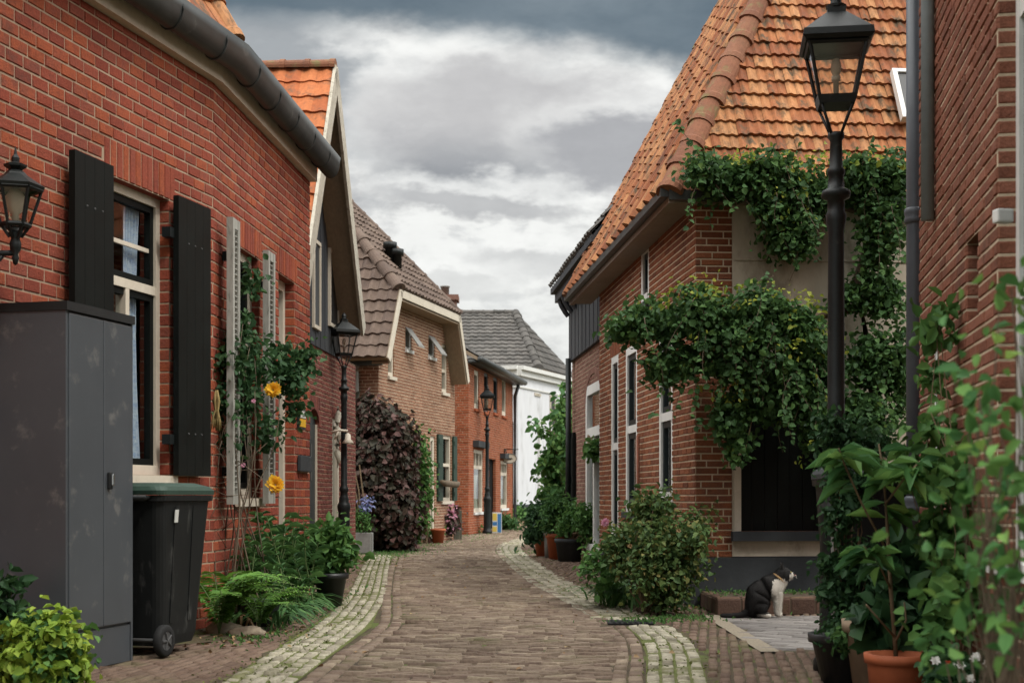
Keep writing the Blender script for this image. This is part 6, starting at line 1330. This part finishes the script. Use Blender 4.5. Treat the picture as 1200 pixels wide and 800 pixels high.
# --- ground cover: moss tufts in the gutter joints, weeds, fallen leaves
def scatter(name, pts, size, m, kind, w=.4, up=1.0):
    n = len(pts); T = rng.normal(size=(n, 3)); T[:, 2] = np.abs(T[:, 2]) * (.2 + up); N = rng.normal(size=(n, 3)) * .5 + np.array([0, 0, 1.0]); o = leaf_mesh(name, pts, T, N, size * (1 + rng.normal(0, .3, n)).clip(.3, 2), w, m); return tag(o, kind=kind)
def along(l, r, n, t0, t1, u0=0, u1=1):
    a, b = resample(l, .1), resample(r, .1); k = min(len(a), len(b)); ta = np.linspace(0, 1, len(a)); tb = np.linspace(0, 1, len(b)); u = rng.uniform(u0, u1, n); t = rng.uniform(t0, t1, n)
    A = np.stack([np.interp(u, ta, a[:, i]) for i in (0, 1)], 1); B = np.stack([np.interp(u, tb, b[:, i]) for i in (0, 1)], 1); q = A + (B - A) * t[:, None]; return np.c_[q, np.zeros(n)]
ps = [along(L1, L2, 2600, -.15, .75), along(L1, L2, 2200, -.3, 1.3, .82, 1), along(L1, L2, 900, -.6, .3), along(R1, R2, 900, -.1, 1.5), along(S1, S2, 700, -.2, 1.15), along(R2, [(x + .5, y) for x, y in R2], 700, .0, .5)]
pt = np.concatenate(ps); nv = np.array([mnoise.noise(Vector((x * 1.7, y * 1.1, 3.0))) for x, y, _ in pt]); pt = pt[nv > -.2]
pt[:, 2] = -.004
tag(scatter("moss", pt, .015, M['moss'], 'stuff', .5, .0), 'moss and tiny weeds growing between the gutter cobbles', 'moss')
wp = [np.c_[rng.normal(x, sx, n), rng.normal(y, sy, n), np.zeros(n)] for x, y, sx, sy, n in ((1.35, 11.6, .18, .12, 260), (1.15, 11.3, .2, .1, 200), (.75, 24.6, .5, .6, 500), (-1.85, 10.2, .15, .4, 260), (-1.62, 12.5, .05, 1.2, 150), (-1.0, 35, .5, 2.5, 600), (-.2, 41, .4, 1.5, 400), (-2.1, 24.5, .35, 1.0, 900), (-1.6, 29, .25, 2, 400), (1.9, 12.4, .25, .2, 200), (2.6, 12.5, .3, .15, 200), (1.2, 14.5, .2, 1.0, 300))]
pw_ = np.concatenate(wp); pw_[(pw_[:, 0] > 1.72) & (pw_[:, 1] > 11.93), 2] = .145
tag(scatter('weeds', pw_, .028, M['leaf_mid'], 'stuff', .22, 1.2), 'low grass and weeds along the house foots', 'weeds')
n = 420; lf = np.c_[rng.uniform(-2.0, 1.7, n), rng.uniform(7.2, 26, n) , np.full(n, .006)]; lf2 = np.c_[rng.normal(-1.85, .18, 160), rng.uniform(9.3, 12.5, 160), np.full(160, .01)]
q_ = np.concatenate([lf[:150], lf2]); tag(scatter('fallen_leaves', q_, .035, M['leaf_dead'], 'stuff', .4, .0), 'dry fallen leaves scattered on the bricks', 'leaves')
sheet('planting_bed', [(-2.95, 8.6), (-1.78, 10.0), (-1.74, 12.6), (-1.80, 14.0), (-2.4, 14.2), (-2.6, 10.8), (-3.0, 8.8)], .004, 'soil')

# ================================================================= sky and light
w = bpy.data.worlds.new('World'); scene.world = w; w.use_nodes = True; nt = w.node_tree; nd = nt.nodes; L = nt.links; nd.clear()
SUN_EL, SUN_AZ = 52.0, 138.0          # azimuth measured clockwise from +Y
out = nd.new('ShaderNodeOutputWorld'); sky = nd.new('ShaderNodeTexSky'); sky.sky_type = 'NISHITA'; sky.sun_disc = False; sky.sun_elevation = math.radians(SUN_EL); sky.sun_rotation = math.radians(SUN_AZ)
b1 = nd.new('ShaderNodeBackground'); b1.inputs['Strength'].default_value = .10; L.new(sky.outputs[0], b1.inputs['Color'])
tc = nd.new('ShaderNodeTexCoord'); sp_ = nd.new('ShaderNodeSeparateXYZ'); L.new(tc.outputs['Generated'], sp_.inputs[0])
def mt(op, *a, clamp=False):
    t = nd.new('ShaderNodeMath'); t.operation = op; t.use_clamp = clamp
    for i, x in enumerate(a):
        if isinstance(x, (int, float)): t.inputs[i].default_value = x
        else: L.new(x, t.inputs[i])
    return t.outputs[0]
ay = mt('MAXIMUM', mt('ABSOLUTE', sp_.outputs[1]), .12); tx = mt('DIVIDE', sp_.outputs[0], ay); tz = mt('DIVIDE', sp_.outputs[2], ay)
cv = nd.new('ShaderNodeCombineXYZ'); L.new(mt('MULTIPLY', tx, 1.0), cv.inputs[0]); L.new(mt('MULTIPLY', tz, 1.9), cv.inputs[1]); L.new(mt('MULTIPLY', sp_.outputs[1], .8), cv.inputs[2])
def nz(scale, det, off=0, ro=.55, dist=0):
    mp = nd.new('ShaderNodeMapping'); mp.inputs['Location'].default_value = (off, off * .7, off * 1.3); L.new(cv.outputs[0], mp.inputs[0]); t = nd.new('ShaderNodeTexNoise'); t.inputs['Scale'].default_value = scale; t.inputs['Detail'].default_value = det; t.inputs['Roughness'].default_value = ro; t.inputs['Distortion'].default_value = dist; L.new(mp.outputs[0], t.inputs['Vector']); return t.outputs['Fac']
n1 = nz(7, 8, 1.3, .58, .2); n2 = nz(17, 9, 4.1, .6, .2); n3_ = nz(3.2, 6, 7.7, .5); n4 = nz(40, 6, 2.2, .6)
wob = mt('ADD', mt('MULTIPLY', mt('SUBTRACT', n1, .5), .62), mt('MULTIPLY', mt('SUBTRACT', n2, .5), .42))
def ss(x, a, b):
    mr = nd.new('ShaderNodeMapRange'); mr.interpolation_type = 'SMOOTHSTEP'; mr.inputs['From Min'].default_value = a; mr.inputs['From Max'].default_value = b; L.new(x, mr.inputs['Value']); return mr.outputs[0]
wx = mt('ADD', mt('MULTIPLY', mt('SUBTRACT', nz(9, 5, 11.3), .5), .11), mt('MULTIPLY', mt('SUBTRACT', nz(26, 5, 3.9), .5), .05)); wz = mt('ADD', mt('MULTIPLY', mt('SUBTRACT', nz(8, 5, 5.7), .5), .055), mt('MULTIPLY', mt('SUBTRACT', nz(24, 6, 8.8), .5), .04))
txw = mt('ADD', tx, wx); tzw = mt('ADD', tz, wz)
def lobe(cx, cz, rx, rz, soft=.35, amp=1.5):
    dx = mt('DIVIDE', mt('SUBTRACT', txw, cx), rx); dz = mt('DIVIDE', mt('SUBTRACT', tzw, cz), rz)
    r = mt('SQRT', mt('ADD', mt('MULTIPLY', dx, dx), mt('MULTIPLY', dz, dz))); r = mt('ADD', r, mt('MULTIPLY', wob, amp)); return ss(mt('MULTIPLY', r, -1.0), -1.0 - soft, -1.0 + soft)
col = None
def mixc(a, b, f):
    m_ = nd.new('ShaderNodeMix'); m_.data_type = 'RGBA'
    if isinstance(f, (int, float)): m_.inputs['Factor'].default_value = f
    else: L.new(f, m_.inputs['Factor'])
    for k, v in (('A', a), ('B', b)):
        if isinstance(v, tuple): m_.inputs[k].default_value = (*v, 1)
        else: L.new(v, m_.inputs[k])
    return m_.outputs['Result']
base = mixc((.46, .46, .455), (.84, .84, .81), ss(mt('ADD', n1, mt('MULTIPLY', mt('SUBTRACT', n4, .5), .35)), .38, .58))
base = mixc(base, (.38, .39, .40), mt('MULTIPLY', ss(n2, .53, .66), .45))
shade = mixc((.52, .51, .505), (.25, .26, .275), ss(mt('ADD', mt('MULTIPLY', tz, -1.0), mt('MULTIPLY', wob, .06)), -.272, -.218))
shade = mixc(shade, (.60, .60, .59), mt('MULTIPLY', ss(n2, .52, .7), .25))
def cloud(base, col, cx, cz, rx, rz, op, soft=.34, amp=1.35, rim=.65):
    base = mixc(base, (.90, .90, .87), mt('MULTIPLY', lobe(cx + .004, cz + .008, rx * 1.22, rz * 1.25, soft * 1.5, amp), rim))
    return mixc(base, col, mt('MULTIPLY', lobe(cx, cz, rx, rz, soft, amp), op))
base = cloud(base, shade, -.022, .262, .105, .046, .96); base = cloud(base, (.37, .37, .38), .085, .244, .058, .024, .92); base = cloud(base, (.43, .43, .43), -.022, .205, .055, .010, .85)
base = cloud(base, (.30, .32, .335), -.165, .285, .062, .052, .9); base = cloud(base, (.47, .47, .465), .03, .165, .06, .014, .6); base = cloud(base, (.5, .5, .49), -.06, .15, .06, .008, .5)
low = ss(mt('MULTIPLY', tz, -1.0), -.19, -.10); base = mixc(base, (.74, .745, .72), mt('MULTIPLY', low, .45))
dk = ss(mt('ADD', tz, mt('ADD', mt('MULTIPLY', wob, .045), mt('ADD', mt('MULTIPLY', mt('MAXIMUM', mt('ADD', tx, .05), 0.0), .16), mt('MULTIPLY', wz, .35)))), .318, .344); far_ = ss(mt('MULTIPLY', tz, -1.0), -1.1, -.55)
dcol = mixc((.095, .135, .165), (.20, .245, .275), ss(mt('ADD', n3_, mt('MULTIPLY', wob, .3)), .38, .66))
base = mixc(base, dcol, mt('MULTIPLY', mt('MULTIPLY', dk, far_), .96))
lum = nd.new('ShaderNodeHueSaturation'); L.new(base, lum.inputs['Color']); L.new(mt('ADD', 1.0, mt('ADD', mt('MULTIPLY', mt('SUBTRACT', n4, .5), .16), mt('MULTIPLY', mt('SUBTRACT', nz(90, 6, 6.1, .62), .5), .07))), lum.inputs['Value']); base = lum.outputs['Color']
zen = ss(tz, .55, 1.6); base = mixc(base, (3.3, 3.3, 3.2), zen)
b2_ = nd.new('ShaderNodeBackground'); b2_.inputs['Strength'].default_value = 1.0; L.new(base, b2_.inputs['Color'])
ms = nd.new('ShaderNodeMixShader'); ms.inputs[0].default_value = .93; L.new(b1.outputs[0], ms.inputs[1]); L.new(b2_.outputs[0], ms.inputs[2]); L.new(ms.outputs[0], out.inputs['Surface'])
sd_ = bpy.data.lights.new('sun', 'SUN'); sd_.energy = 1.5; sd_.angle = math.radians(10); sd_.color = (1.0, .95, .87); so_ = bpy.data.objects.new('sun', sd_); COL.objects.link(so_)
el, az = math.radians(SUN_EL), math.radians(SUN_AZ); dv = Vector((math.sin(az) * math.cos(el), math.cos(az) * math.cos(el), math.sin(el))); so_.rotation_euler = dv.to_track_quat('Z', 'Y').to_euler(); so_.location = (6, -6, 12)
vs_ = scene.view_settings; vs_.view_transform = 'Standard'; vs_.look = 'None'; vs_.exposure = 0.17; vs_.gamma = 1.0; vs_.use_curve_mapping = False
scene.cycles.use_denoising = True
scene.cycles.max_bounces = 6; scene.cycles.diffuse_bounces = 2; scene.cycles.transparent_max_bounces = 12; scene.cycles.caustics_reflective = False; scene.cycles.caustics_refractive = False
